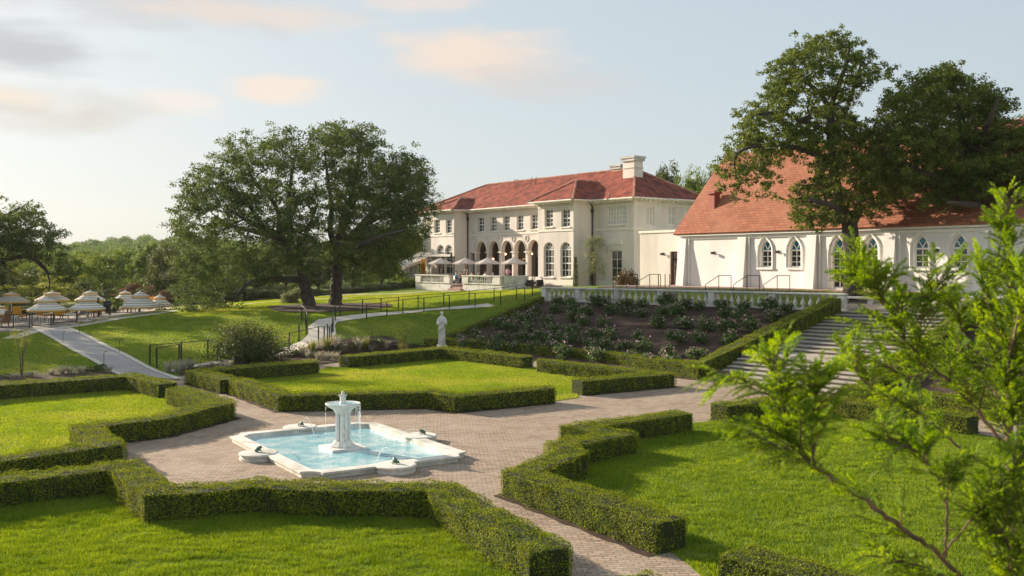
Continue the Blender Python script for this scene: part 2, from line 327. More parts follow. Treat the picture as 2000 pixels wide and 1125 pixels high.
def leaves(P, nrm, size, spread=.8, aspect=.6, fold=0):
    """leaf-shaped quads at P facing roughly nrm"""
    n = len(P); nn = unit(nrm + rng.normal(0, spread, (n, 3))); t = unit(np.cross(nn, rng.normal(0, 1, (n, 3)))); b = np.cross(nn, t)
    s = np.asarray(size) * rng.uniform(.6, 1.25, n); s = s[:, None]
    return np.stack([P - t * s * .5, P - b * s * .5 * aspect + t * s * .08, P + t * s * .5, P + b * s * .5 * aspect + t * s * .08], 1)
# ------------------------------------------------------------------ terrain
F0 = Vector((-5.2, 60)); F1 = Vector((8.5, 42.7)); K0 = Vector((2.1, 67.2)); K1 = Vector((17.8, 52.6))
fd = (F1 - F0).normalized(); fn = Vector((-fd.y, fd.x))           # fn points up the slope
kd = (K1 - K0).normalized(); kn = Vector((-kd.y, kd.x))
TER = 2.65
ctl = []
for px, py, d in ((273, 728, 46.1), (172, 678, 55), (97, 640, 64), (20, 690, 52), (0, 735, 44.7), (230, 620, 69), (330, 606, 75), (520, 590, 84), (450, 640, 62), (350, 660, 58),
                  (300, 700, 51), (400, 706, 51.5), (480, 695, 54), (560, 686, 56), (640, 668, 57), (640, 630, 63), (600, 600, 73), (657, 598, 75), (756, 614, 66.5), (700, 620, 64.5),
                  (835, 606, 69.5), (992, 594, 69), (1040, 578, 69), (895, 600, 69), (930, 575, 80), (1000, 568, 80), (1045, 565, 78), (979, 566, 85), (905, 568, 89.8),
                  (815, 565, 96), (700, 576, 90), (500, 586, 95), (420, 590, 100), (800, 690, 56), (750, 650, 60), (850, 640, 63), (950, 612, 65.5), (720, 665, 57.5), (600, 695, 52.5)):
    p = GD(px, py, d); ctl.append(tuple(p))
ctl += [(-5.2, 60, .05), (-1.5, 63.6, 1.35), (2.1, 67.2, 2.65), (-9, 58, 0), (-14, 48, 0), (-30, 40, 0), (-18, 44, 0), (-10, 50, 0), (-50, 40, 0), (-60, 20, 0), (-20, 20, 0), (0, 30, 0), (-60, -20, 0),
        (20, -20, 0), (-40, 62, 1.0), (-34, 72, 1.0), (-60, 80, .6), (-90, 90, 0), (-60, 130, .5), (-20, 130, 1.8), (-120, 60, 0), (-90, 20, 0), (-100, 150, 0), (0, 130, 2.8), (20, 110, 3.2), (10, 84, 3.2), (5, 90, 3.1), (-8, 106, 3.1),
        (50, 90, 3.6), (60, 140, 3.5), (0, 180, 2), (60, 180, 3), (-8, 40, 0), (-4, 52, 0), (60, 60, 3.4)]
ctl = np.array(ctl); CTX = ctl[:, :2] / 50
def tps(r2): return np.where(r2 > 1e-12, .5 * r2 * np.log(np.maximum(r2, 1e-12)), 0)
NC = len(ctl); K_ = tps(((CTX[:, None] - CTX[None]) ** 2).sum(-1)) + np.eye(NC) * 1e-4; Pm = np.c_[np.ones(NC), CTX]
sol = np.linalg.solve(np.r_[np.c_[K_, Pm], np.c_[Pm.T, np.zeros((3, 3))]], np.r_[ctl[:, 2], 0, 0, 0])
def hh(x, y):
    x = np.atleast_1d(np.asarray(x, float)); y = np.atleast_1d(np.asarray(y, float))
    q = np.stack([x, y], -1) / 50
    k = tps(((q[:, None] - CTX[None]) ** 2).sum(-1)); z = k @ sol[:NC] + sol[NC] + q @ sol[NC + 1:]
    z = np.maximum(z, 0)
    far = np.clip((np.hypot(x, y) - 130) / 60, 0, 1); z = z * (1 - far) + 1.0 * far
    ld = (K0 - F0); cr = ld.x * (y - F0.y) - ld.y * (x - F0.x)         # <0 : right of the left edge of the rose bank
    dF = (x - F0.x) * fn.x + (y - F0.y) * fn.y; dK = -((x - K0.x) * kn.x + (y - K0.y) * kn.y)
    ramp = TER * np.clip(dF, 0, None) / np.maximum(np.clip(dF, 0, None) + np.clip(dK, 0, None), 1e-6)
    up = TER + np.clip((-dK - 1.6) / 2.6, 0, 1) * .95
    zr = np.where(dF <= 0, 0, np.where(dK > 0, ramp, up))
    zone = (cr < 0) & ((dK > 0) | (x > 3 + (y - 66) * 1.05))
    far2 = (np.hypot(x, y) > 150)
    return np.where(zone & ~far2, zr, z)
def H(x, y): return float(hh(x, y)[0])
def G(px, py):
    """the place on the ground seen at a pixel of the reference"""
    ds = np.linspace(12, 180, 700); xs = (px - 1000) / F * ds; zs = EYE - (py - HOR) * ds / F
    dz = zs - hh(xs, ds); i = np.argmax(dz < 0)
    if i == 0: i = len(ds) - 1
    a = dz[i - 1] / (dz[i - 1] - dz[i]); d = ds[i - 1] + a * (ds[i] - ds[i - 1])
    return Vector(((px - 1000) / F * d, d, EYE - (py - HOR) * d / F))
def inpoly(x, y, poly):
    x = np.asarray(x); y = np.asarray(y); c = np.zeros(x.shape, bool); j = len(poly) - 1
    for i in range(len(poly)):
        xi, yi = poly[i][0], poly[i][1]; xj, yj = poly[j][0], poly[j][1]
        c ^= ((yi > y) != (yj > y)) & (x < (xj - xi) * (y - yi) / (yj - yi + 1e-12) + xi); j = i
    return c
# stairs footprint (bottom left/right, top left/right)
S0 = Vector((8.95, 43.1)); S1 = Vector((13.2, 37.7)); T0 = Vector((17.7, 52.8)); T1 = Vector((22.6, 48.3))
stair_poly = [S0, S1, T1, T0]
# garden sheet outline
garden = [(-70, -10), (60, -10), (60, -2)] + [tuple(F0 + fd * t) for t in (75, 40, 30)] + [tuple(F0 + fd * 30 + fn * .9), tuple(F0 + fd * 21.5 + fn * .9)] + [tuple(F0 + fd * t) for t in (21.5, 0)] + \
         [tuple(GZ(840, 677).xy), tuple(GZ(690, 702).xy), tuple(GZ(610, 712).xy), tuple(GZ(400, 726).xy), tuple(GZ(340, 735).xy), tuple(GZ(285, 741).xy), tuple(GZ(225, 744).xy), tuple(GZ(0, 764).xy), tuple(GZ(-400, 800).xy), (-70, 34)]
# the ground as one sheet, fine near, coarse far
xs = np.unique(np.concatenate([np.linspace(-1500, -140, 14), np.linspace(-140, -45, 40), np.linspace(-45, 35, 240), np.linspace(35, 140, 40), np.linspace(140, 1500, 14)]))
ys = np.unique(np.concatenate([np.linspace(-300, 10, 14), np.linspace(10, 35, 20), np.linspace(35, 110, 230), np.linspace(110, 200, 30), np.linspace(200, 2500, 16)]))
X, Y = np.meshgrid(xs, ys); Zg = hh(X.ravel(), Y.ravel()).reshape(X.shape)
def shrink(poly, d):
    c = np.mean(np.array([tuple(p)[:2] for p in poly]), 0); return [tuple(c + (np.array(tuple(p)[:2]) - c) * d) for p in poly]
ing = inpoly(X, Y, garden); Zg = np.where(ing & (Zg < .32), -.25, Zg)
bx = inpoly(X, Y, shrink(stair_poly, .96)); Zg = np.where(bx, Zg - .7, Zg)
V = np.stack([X.ravel(), Y.ravel(), Zg.ravel()], 1); nx = len(xs); ny = len(ys)
idx = np.arange(nx * ny).reshape(ny, nx); q = np.stack([idx[:-1, :-1], idx[:-1, 1:], idx[1:, 1:], idx[1:, :-1]], -1).reshape(-1, 4)
me = bpy.data.meshes.new('ground'); me.vertices.add(len(V)); me.vertices.foreach_set('co', V.astype(np.float32).ravel()); me.loops.add(q.size); me.loops.foreach_set('vertex_index', q.astype(np.int32).ravel())
me.polygons.add(len(q)); me.polygons.foreach_set('loop_start', np.arange(0, q.size, 4, dtype=np.int32)); me.polygons.foreach_set('loop_total', np.full(len(q), 4, np.int32)); me.update(calc_edges=True)
me.polygons.foreach_set('use_smooth', [True] * len(q)); tag(link('ground', me, M['grass']), kind='structure')
tag(MB().prism(garden, -.2, 0).build('brick_paving', M['paver']), kind='structure')
# ------------------------------------------------------------------ hedges
HZ = .60
def P2(lst, z=HZ): return [GZ(px, py, z) for px, py in lst]
def hedge(label, pts, width=.75, zt=None, zb=None, leaf=.034, dens=1500, group=None, cap=True, name='clipped_hedge', rnd=.045):
    """pts: centre line of the top (world); zt / zb: top and base height per point"""
    n = len(pts); zt = zt or [p.z for p in pts]; zb = zb or [0.0] * n; L = []; Rr = []
    for i in range(n):
        p = Vector(pts[i].xy)
        d0 = (Vector(pts[i].xy) - Vector(pts[i - 1].xy)).normalized() if i else None
        d1 = (Vector(pts[i + 1].xy) - Vector(pts[i].xy)).normalized() if i < n - 1 else None
        d0 = d0 or d1; d1 = d1 or d0; t = (d0 + d1); t = t.normalized() if t.length > .2 else d1
        nn = Vector((-t.y, t.x)); c = max(.45, nn.dot(Vector((-d1.y, d1.x)))); o = nn * (width / 2 / c); L.append(p + o); Rr.append(p - o)
    def quads_(ins):
        Q = []; v = lambda p, z: np.array([p.x, p.y, z])
        for i in range(n - 1):
            l0, l1, r0, r1 = L[i], L[i + 1], Rr[i], Rr[i + 1]; c0 = (l0 + r0) / 2; c1 = (l1 + r1) / 2
            s = lambda a, c: c + (a - c) * (1 - ins / (width / 2))
            l0, r0, l1, r1 = s(l0, c0), s(r0, c0), s(l1, c1), s(r1, c1); t0, t1 = zt[i] - ins, zt[i + 1] - ins
            Q += [(v(r0, t0), v(r1, t1), v(l1, t1), v(l0, t0)), (v(l0, zb[i]), v(l0, t0), v(l1, t1), v(l1, zb[i + 1])), (v(r0, zb[i]), v(r1, zb[i + 1]), v(r1, t1), v(r0, t0))]
            if i == 0: Q.append((v(l0, zb[0]), v(r0, zb[0]), v(r0, t0), v(l0, t0)))
            if i == n - 2: Q.append((v(r1, zb[-1]), v(l1, zb[-1]), v(l1, t1), v(r1, t1)))
        return np.array(Q)
    if zb == [0.0] * n:
        w0 = width; e = .14; q_ = MB()
        for i in range(n - 1):
            l0, l1, r0, r1 = L[i], L[i + 1], Rr[i], Rr[i + 1]; f_ = lambda a, b: a + (a - b).normalized() * (e * (.6 + .8 * random.random()))
            L0, R0, L1_, R1_ = f_(l0, r0), f_(r0, l0), f_(l1, r1), f_(r1, l1); K__ = 12
            for k in range(K__):
                a, b = k / K__, (k + 1) / K__; j1, j2 = .05 * math.sin(k * 2.3 + i), .05 * math.sin((k + 1) * 2.3 + i)
                A0, A1, B0, B1 = R0.lerp(R1_, a), R0.lerp(R1_, b), L0.lerp(L1_, a), L0.lerp(L1_, b); sd2 = (B0 - A0).normalized()
                q_.face([(*(A0 - sd2 * j1), .0155 + i * 1e-4), (*(A1 - sd2 * j2), .0155 + i * 1e-4), (*(B1 + sd2 * j2), .0155 + i * 1e-4), (*(B0 + sd2 * j1), .0155 + i * 1e-4)])
        tag(q_.build('soil_strip', M['mulch']), kind='structure')
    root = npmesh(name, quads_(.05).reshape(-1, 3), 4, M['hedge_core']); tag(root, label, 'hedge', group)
    Q = quads_(0.0); a = Q[:, 1] - Q[:, 0]; b = Q[:, 3] - Q[:, 0]; nr = np.cross(a, b)
    area = .5 * np.linalg.norm(np.cross(Q[:, 2] - Q[:, 0], Q[:, 3] - Q[:, 1]), axis=1); nr = unit(nr)
    cnt = np.maximum(2, (area * dens * 1.25)).astype(int); ids = np.repeat(np.arange(len(Q)), cnt); u = rng.random(len(ids))[:, None]; w_ = rng.random(len(ids))[:, None]
    P = Q[ids, 0] * (1 - u) * (1 - w_) + Q[ids, 1] * u * (1 - w_) + Q[ids, 2] * u * w_ + Q[ids, 3] * (1 - u) * w_; nn = nr[ids]
    wob = (np.sin(P[:, 0] * 5.1 + P[:, 2] * 7) * np.sin(P[:, 1] * 4.3 + 1) + np.sin(P[:, 0] * 11 + P[:, 1] * 9) * .4 + np.sin(P[:, 0] * 1.7 + 2) * np.sin(P[:, 1] * 1.9) * .5) * rnd
    P = P + nn * (wob + rng.normal(-.004, leaf * .5, len(P)) + (rng.random(len(P)) < .03) * rng.uniform(.02, .07, len(P)))[:, None]
    # softly rounded top edges: pull the points of the top near the rim a little down
    up = nn.copy(); up[:, 2] += .25
    low = np.clip((P[:, 2] - .0) / .12, 0, 1)
    keep = (rng.random(len(P)) < .35 + .65 * low) | (nn[:, 2] > .5)
    hw = leaves(P[keep], up[keep], leaf * .95, .72, .75)
    npmesh('foliage', hw.reshape(-1, 3), 4, M['hedge'], root)
    return root, [Vector((p.x, p.y)) for p in pts]
h1a = P2([(-160, 958), (0, 932), (238, 904)]); 
_, c1 = hedge('long zigzag boxwood hedge closing the near lawn along the front of the fountain court', P2([(-160, 958), (0, 933), (240, 905), (312, 955), (400, 950), (495, 940), (600, 946), (700, 947), (858, 947), (1073, 1070)]), .82, leaf=.034, dens=1700)
_, c2 = hedge('stepped boxwood hedge running from the brick walk past the fountain to the right', P2([(1310, 1013), (1018, 917), (1117, 880), (1098, 864), (1208, 844), (1130, 830), (1335, 803)]), .8, leaf=.034, dens=1600)
_, c3 = hedge('boxwood hedge directly behind the fountain with a notch in its middle', P2([(465, 739), (558, 768), (842, 762), (892, 769.5), (1073, 754)]), .8, leaf=.045, dens=900)
_, c4 = hedge('short L shaped boxwood hedge below the round dark shrub', P2([(447, 739), (384, 723), (615, 704)]), .8, leaf=.05, dens=650)
_, c5 = hedge('angled boxwood hedge with the white statue standing behind its corner', P2([(672, 695), (865, 678.5), (1030, 696)]), .8, leaf=.055, dens=550)
_, c6 = hedge('V shaped boxwood hedge pointing at the foot of the stone stairs', P2([(1059, 702), (1292, 728), (1127, 741)]), .8, leaf=.05, dens=650)
_, c8 = hedge('L shaped boxwood hedge along the far side of the left lawn', P2([(-160, 764), (0, 749), (256, 731), (328, 747)]), .8, leaf=.045, dens=800)
_, c9 = hedge('jagged boxwood hedge wrapping the corner of the left lawn beside the fountain', P2([(344, 757), (433, 784), (307, 813), (273, 817), (168, 829), (208, 864), (0, 893), (-160, 918)]), .8, leaf=.04, dens=1200)
_, c10 = hedge('bent boxwood hedge in front of the stairs around the right lawn', P2([(1404, 789), (1563, 770), (1700, 787), (1900, 811)]), .8, leaf=.042, dens=1100)
hedge('straight boxwood hedge right of the foot of the stairs', P2([(1655, 751), (1840, 771), (2060, 798)]), .8, leaf=.045, dens=900)
_, c12 = hedge('boxwood hedge cut off by the bottom edge in front of the right lawn', P2([(1436, 1070), (1600, 1116), (1900, 1210)]), .95, leaf=.034, dens=1500)
_, c13 = hedge('rounded hedge end just showing at the bottom beside the brick walk', P2([(1225, 1122), (1330, 1170)]), .8, leaf=.034, dens=1500)
# hedge round the rose bank: along its foot, then climbing beside the stairs
b7 = P2([(836, 658), (1000, 671.5), (1180, 689)], .62); e7 = GZ(1361, 708.5, .72); top7 = GZ(1630, 582, 3.35)
mid = [e7.lerp(top7, t) for t in (.35, .7)]
hedge('long boxwood hedge along the foot of the rose bank that climbs beside the stairs', b7 + [e7] + mid + [top7], .8, zt=[.62, .64, .67, .72] + [m.z for m in mid] + [3.35],
      zb=[0, 0, 0, 0, .85, 1.75, 2.6], leaf=.05, dens=800)
lh0 = Vector((-4.6, 59.8, .5)); lh1 = Vector((2.0, 66.6, 3.0))
hedge('low dark hedge between the sloping lawn and the left edge of the rose bank', [lh0, lh0.lerp(lh1, .5), lh1], .6, zt=[.55, 1.75, 2.95], zb=[0, 1.2, 2.4], leaf=.06, dens=500)
rh0 = Vector((13.7, 37.3, .7)); rh1 = Vector((23.3, 47.9, 3.3))
hedge('boxwood hedge climbing the right side of the stairs behind the feathery tree', [rh0, rh0.lerp(rh1, .5), rh1], .8, zt=[.7, 2.0, 3.3], zb=[0, 1.2, 2.5], leaf=.05, dens=700)
# ------------------------------------------------------------------ lawns inside the hedges
def lawn(poly, name='lawn'): return tag(MB().prism([tuple(p) for p in poly], .0, .012).build(name, M['grass']), kind='structure')
g2 = lambda px, py: GZ(px, py).xy
L1 = [g2(-160, 990)] + c1[1:] + [GZ(1110, 1118).xy, GZ(1180, 1300).xy, GZ(-700, 1300).xy]
L1 = c1 + [GZ(1150, 1160).xy, (-.5, 9.5), (-12, 9.5)]
L2 = [c2[0]] + c2[1:] + [g2(1335, 830), g2(1408, 822)] + c10[0:] + [(22, 22), (22, 8), (4.4, 8.5), g2(1345, 1104)]
L3 = c3[::1] + [g2(1076, 785), g2(1131, 777)] + [c6[2], c6[1], c6[0]] + [g2(1040, 716)] + [c5[2], c5[1], c5[0]] + [g2(640, 717)] + [c4[2], c4[1], c4[0]]
L4 = c8[::1] + c9
for p in (L1, L2, L3, L4): lawn(p)
VN = rng.random((97, 97))
def vn(x, y):
    xi = np.floor(x).astype(int); yi = np.floor(y).astype(int); fx = x - xi; fy = y - yi; g = lambda a, b: VN[a % 97, b % 97]
    fx = fx * fx * (3 - 2 * fx); fy = fy * fy * (3 - 2 * fy)
    return (g(xi, yi) * (1 - fx) + g(xi + 1, yi) * fx) * (1 - fy) + (g(xi, yi + 1) * (1 - fx) + g(xi + 1, yi + 1) * fx) * fy
def grass_blades(name, poly, dens, h, wd, zf=None, excl=(), lean=.35, m='blade', amp=(.22, 1.6)):
    xy = np.array([tuple(p)[:2] for p in poly]); lo = xy.min(0); hi = xy.max(0); A = np.prod(hi - lo)
    n = int(A * dens); x = rng.uniform(lo[0], hi[0], n); y = rng.uniform(lo[1], hi[1], n)
    vis = (np.abs(x) < y * .56 + 1.0) & (y > 8)
    ok = inpoly(x, y, poly) & vis
    for e in excl: ok &= ~inpoly(x, y, e)
    x = x[ok]; y = y[ok]; z = (hh(x, y) if zf is None else np.full(len(x), zf))
    # mowing and growth: density and height vary in streaks
    s = .55 * vn(x * 3.2, y * 6.5) + .2 * vn(x * .9 + 9, y * 2.2) + .25 * vn(x * 8, y * 11); k = rng.random(len(x)) < .35 + 1.0 * s; x, y, z, s = x[k], y[k], z[k], s[k]
    n = len(x); a = rng.uniform(0, 2 * math.pi, n); hh_ = h * rng.uniform(.55, 1.25, n) * (amp[0] + amp[1] * s); ww = wd * rng.uniform(.6, 1.2, n)
    dx, dy = np.cos(a) * ww * .5, np.sin(a) * ww * .5; lx, ly = rng.normal(0, lean, n) * hh_, rng.normal(0, lean, n) * hh_
    V = np.stack([np.stack([x - dx, y - dy, z - .005], 1), np.stack([x + dx, y + dy, z - .005], 1), np.stack([x + lx, y + ly, z + hh_], 1)], 1)
    tag(npmesh(name, V.reshape(-1, 3), 3, M[m]), 'short mown grass', 'grass', kind='stuff')
grass_blades('grass', L1, 4200, .06, .013, .012, m='blade_near')
grass_blades('grass', L2, 2100, .06, .018, .012, m='blade_near')
grass_blades('grass', L3, 1100, .05, .026, .012, amp=(.5, .9))
grass_blades('grass', L4, 1200, .05, .024, .012, amp=(.5, .9))
# ------------------------------------------------------------------ paths and beds on the slope
def strip(name, left, right, m, off=.03, sub=6, kind='structure', zoff=None):
    """a ribbon laid on the ground between two traced edges"""
    V = []
    def dens(a):
        o = []
        for i in range(len(a) - 1):
            for k in range(sub): o.append(a[i].lerp(a[i + 1], k / sub))
        return o + [a[-1]]
    l, r = dens(left), dens(right); mb = MB(); cols = 4
    for i in range(len(l) - 1):
        for c in range(cols):
            q = [l[i].lerp(r[i], c / cols), l[i].lerp(r[i], (c + 1) / cols), l[i + 1].lerp(r[i + 1], (c + 1) / cols), l[i + 1].lerp(r[i + 1], c / cols)]
            mb.face([(p.x, p.y, H(p.x, p.y) + off) for p in q])
    o = mb.build(name, m); tag(o, kind=kind); return o
gl = [G(73, 643), G(160, 689), G(245, 733)]; gr = [G(121, 639), G(230, 690), G(343, 742)]
strip('gravel_path', gl, gr, M['gravel'])
def ofs(lst, d):
    o = []
    for i, p in enumerate(lst):
        a = lst[max(i - 1, 0)]; b = lst[min(i + 1, len(lst) - 1)]; t = (b - a).xy.normalized(); o.append(Vector((p.x - t.y * d, p.y + t.x * d, 0)))
    return o
strip('path_kerb', gl, ofs(gl, -.28), M['curb'], .05); strip('path_kerb', ofs(gr, .28), gr, M['curb'], .05)
# long thin pool path, ramp path, drive
def midpath(name, pxs, wd, m, off=.03):
    c = [G(*p) for p in pxs]; return strip(name, ofs(c, wd / 2), ofs(c, -wd / 2), m, off)
midpath('garden_path', [(20, 662), (75, 645), (150, 637), (225, 624), (300, 614), (345, 607), (440, 598), (500, 592), (580, 586), (680, 583)], 1.0, M['curb'])
RP = [(352, 727), (400, 716), (470, 703), (560, 687), (612, 669), (630, 652), (628, 638), (640, 627), (690, 620), (756, 613), (835, 606), (900, 601), (960, 596)]
midpath('ramp_path', RP, 1.7, M['curb'], .035)
midpath('driveway', [(560, 580), (640, 577), (720, 575.5), (780, 574), (850, 568), (900, 569)], 1.8, M['gravel'])
# beds
def bed(name, poly, label_m=M['mulch'], off=.02, step=.6):
    xy = np.array([tuple(p)[:2] for p in poly]); lo = xy.min(0); hi = xy.max(0); nx_ = int((hi[0] - lo[0]) / step) + 1; ny_ = int((hi[1] - lo[1]) / step) + 1
    xs = np.linspace(lo[0], hi[0], nx_ + 1); ys = np.linspace(lo[1], hi[1], ny_ + 1); bm = bmesh.new(); 
    vs = [bm.verts.new((p[0], p[1], 0)) for p in xy]; bm.faces.new(vs)
    for x in xs: bmesh.ops.bisect_plane(bm, geom=bm.verts[:] + bm.edges[:] + bm.faces[:], plane_co=(x, 0, 0), plane_no=(1, 0, 0))
    for y in ys: bmesh.ops.bisect_plane(bm, geom=bm.verts[:] + bm.edges[:] + bm.faces[:], plane_co=(0, y, 0), plane_no=(0, 1, 0))
    for v in bm.verts: v.co.z = H(v.co.x, v.co.y) + off
    bmesh.ops.recalc_face_normals(bm, faces=bm.faces[:])
    me = bpy.data.meshes.new(name); bm.to_mesh(me); bm.free(); o = link(name, me, label_m); tag(o, kind='structure'); return o
rose_poly = [F0 + fd * .3, F0 + fd * 21.9, T0 - kd * .6, K0 + kd * .2]
bed('rose_bed', rose_poly)
bed('right_bed', [S1 + fd * .5, S1 + fd * 16, T1 + kd * 14, T1 + kd * .6])
mb_poly = [G(p[0], p[1]).xy for p in ((350, 735), (352, 722), (420, 712), (480, 705), (560, 692), (625, 672), (650, 662), (720, 658), (800, 672), (838, 676))] + [g2(845, 683), g2(690, 704), g2(610, 714), g2(400, 728)]
bed('planting_bed', mb_poly, off=.045, step=.5)
bed('planting_bed', [G(*p).xy for p in ((-100, 738), (60, 729), (160, 722), (205, 715), (236, 731))] + [g2(225, 745), g2(0, 765), g2(-100, 772)], off=.03)
oak_c = GD(640, 602, 73); ring = [Vector((oak_c.x + math.cos(a) * (4.6 + .5 * math.sin(3 * a)), oak_c.y + math.sin(a) * 5.2)) for a in np.linspace(0, 2 * math.pi, 28, endpoint=False)]
bed('mulch_ring', ring, off=.05)
# upper lawns
up_poly = [G(*p).xy for p in ((-60, 740), (-60, 652), (60, 650), (150, 632), (300, 608), (345, 600), (500, 588), (700, 574), (850, 568), (1000, 566), (1052, 566))] + [K0 - kd * .3, F0, G(720, 660).xy, G(640, 672).xy, G(350, 722).xy, G(240, 728).xy]
path_ex = [[p.xy for p in gl] + [p.xy for p in gr[::-1]], [Vector(p) for p in mb_poly], ring]
cc = [G(*p) for p in RP]; path_ex.append([p.xy for p in ofs(cc, .9)] + [p.xy for p in ofs(cc, -.9)][::-1])
grass_blades('grass', up_poly, 260, .06, .042, None, excl=path_ex, lean=.5, amp=(.5, .9))
# ------------------------------------------------------------------ stone stairs
st = thing('stone_staircase', 'broad weathered stone staircase climbing between hedges to the terrace', 'stairs', (S0.x, S0.y, 0))
fr = [.0285 * i for i in range(7)] + [.20] ; fr = [i * .2 / 6 for i in range(7)] + [.42 + .58 * i / 12 for i in range(12)]
rise = TER / 19
for i, f in enumerate(fr):
    g = fr[i + 1] if i + 1 < len(fr) else 1.0
    a0 = S0.lerp(T0, f); a1 = S1.lerp(T1, f); b0 = S0.lerp(T0, g + .012); b1 = S1.lerp(T1, g + .012); z = rise * (i + 1)
    n0 = S0.lerp(T0, f - .004); n1 = S1.lerp(T1, f - .004); o = Vector((S0.x, S0.y))
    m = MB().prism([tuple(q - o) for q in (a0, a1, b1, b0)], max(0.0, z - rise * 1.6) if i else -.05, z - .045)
    m.build('riser', M['riser'] if 'riser' in M else M.setdefault('riser', mat('stair_riser', (.27, .225, .18), (.19, .165, .135), scale=2.5, rough=.9, bump=.4, bscale=20, c3=(.18, .165, .14), s3=1.1)), st)  # risers in a darker stone colour, their shade painted in
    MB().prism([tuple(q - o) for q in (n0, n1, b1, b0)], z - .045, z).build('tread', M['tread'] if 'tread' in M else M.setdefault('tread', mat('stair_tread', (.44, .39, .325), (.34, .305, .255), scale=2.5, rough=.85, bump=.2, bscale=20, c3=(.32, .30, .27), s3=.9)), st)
# ------------------------------------------------------------------ terrace balustrade
def kpt(px):
    k = (px - 1000) / F; t = (k * K0.y - K0.x) / (kd.x - k * kd.y); return K0 + kd * t
def balus_prof(h, r=.085): return [(r * 1.0, 0), (r, .05 * h), (r * .6, .1 * h), (r * .75, .18 * h), (r * 1.15, .34 * h), (r * .95, .48 * h), (r * .5, .68 * h), (r * .48, .8 * h), (r * .8, .85 * h), (r * .85, .92 * h), (r, .93 * h), (r, h)]
def balustrade(name, label, pts, zb, hgt=.92, group=None, sp=.42, post=.42, m='stone', base_h=.12):
    a = pts[0]; root = thing(name, label, 'balustrade', (a.x, a.y, zb)); bal = None
    d = (pts[-1] - a).normalized(); th = math.atan2(d.y, d.x); root.rotation_euler = (0, 0, th); ts = [(p - a).length for p in pts]
    MB().box(-post / 2 - .04, ts[-1] + post / 2 + .04, -.22, .22, 0, base_h).build('plinth', M[m], root, bevel=.015)
    MB().box(-post / 2 - .06, ts[-1] + post / 2 + .06, -.20, .20, hgt - .11, hgt).build('hand_rail', M[m], root, bevel=.03)
    for t in ts:
        MB().box(t - post / 2, t + post / 2, -.165, .165, base_h, hgt - .11).box(t - post / 2 + .06, t + post / 2 - .06, -.18, .18, base_h + .1, hgt - .2).build('post', M[m], root, bevel=.01)
    n = 0
    for t0, t1 in zip(ts[:-1], ts[1:]):
        k = max(1, int((t1 - t0 - post) / sp))
        for i in range(k):
            x = t0 + post / 2 + (t1 - t0 - post) * (i + .5) / k
            if bal is None: bal = MB().lathe(balus_prof(hgt - .11 - base_h, .115), 12).build('baluster', M[m], root, smooth=True); b = bal
            else: b = bal.copy(); COL.objects.link(b)
            b.location = (x, 0, base_h)
    return root
balustrade('terrace_balustrade', 'weathered cast stone balustrade along the top of the rose bank', [kpt(p) for p in (1065, 1130, 1207, 1291, 1391, 1510, 1645)], TER - .04, .98)
balustrade('terrace_balustrade', 'short stone balustrade right of the stair head behind the feathery tree', [T1 + kd * .4, T1 + kd * 3.4, T1 + kd * 6.8, T1 + kd * 10], TER - .04, .98)
# stone bench at the stair head
pb = GD(1676, 600, 54.5)
bench = thing('stone_bench', 'grey stone bench at the head of the stairs in front of the tree trunk', 'bench', (pb.x, pb.y, TER), math.atan2(kd.y, kd.x))
MB().box(-1.05, 1.05, -.28, .28, .58, .70).build('seat', M['stone'], bench, bevel=.02)
for sx in (-.75, .75): MB().box(sx - .14, sx + .14, -.22, .22, 0, .58).build('leg', M['stone'], bench, bevel=.02)
# paving behind the balustrade
tp = [K0 + kd * -1 + kn * .1, T0 + kn * 0, T1, T1 + kd * 14, T1 + kd * 14 + kn * 3, K0 + kn * 3.0]
bed('terrace_paving', [T0 - kd * .6, T1 + kd * .5, T1 + kd * .5 + kn * 5, T0 - kd * .6 + kn * 5], M['deck'], off=.02, step=1.3)
bed('chapel_paving', [K0 + kn * 3.9 + kd * 1, T0 + kn * 3.9, T1 + kn * 3.9 + kd * 8, T1 + kn * 13 + kd * 8, K0 + kn * 13 + kd * 6], M['redbrick'], off=.03, step=1.3)
# ------------------------------------------------------------------ roses
def bush_mesh(name, n, r, leaf, m, flat=.8, nl=9):
    c = rng.normal(0, 1, (nl, 3)); c = unit(c) * rng.uniform(.15, .62, (nl, 1)) * r; c[:, 2] = np.abs(c[:, 2]) * flat + r * .38
    ids = rng.integers(0, nl, n); d = unit(rng.normal(0, 1, (n, 3))); P = c[ids] + d * (rng.random((n, 1)) ** .5) * r * .45; P[:, 2] = np.maximum(P[:, 2], .03)
    return P, d, c
variants = []
for v in range(5):
    P, d, c = bush_mesh('x', 520, .58, .1, None); 
    r_ = thing('rose_bush', 'x', 'rose bush', (0, 0, -50)); rs = npmesh('rose_foliage', leaves(P, d + [0, 0, .4], .115, .6).reshape(-1, 3), 4, M['rose_leaf'], r_)
    nf = 34; ids = rng.integers(0, len(P), nf * 3); Pf = P[ids] ; k = np.argsort(-(Pf[:, 2] + rng.normal(0, .12, len(Pf))))[:nf]; dd = d[ids][k]; Pf = Pf[k] + unit(dd) * .05
    fl = np.concatenate([leaves(Pf + rng.normal(0, .012, Pf.shape), dd + [0, 0, .3], .055, .5, .95) for _ in range(3)])
    npmesh('rose_blooms', fl.reshape(-1, 3), 4, M['petal'], r_)
    s = MB(); 
    for q in range(5): s.tube([(0, 0, -.05), tuple(c[q] * .6), tuple(c[q])], [.014, .01, .006], 4)
    s.build('stem', M['twig'], r_); variants.append(r_)
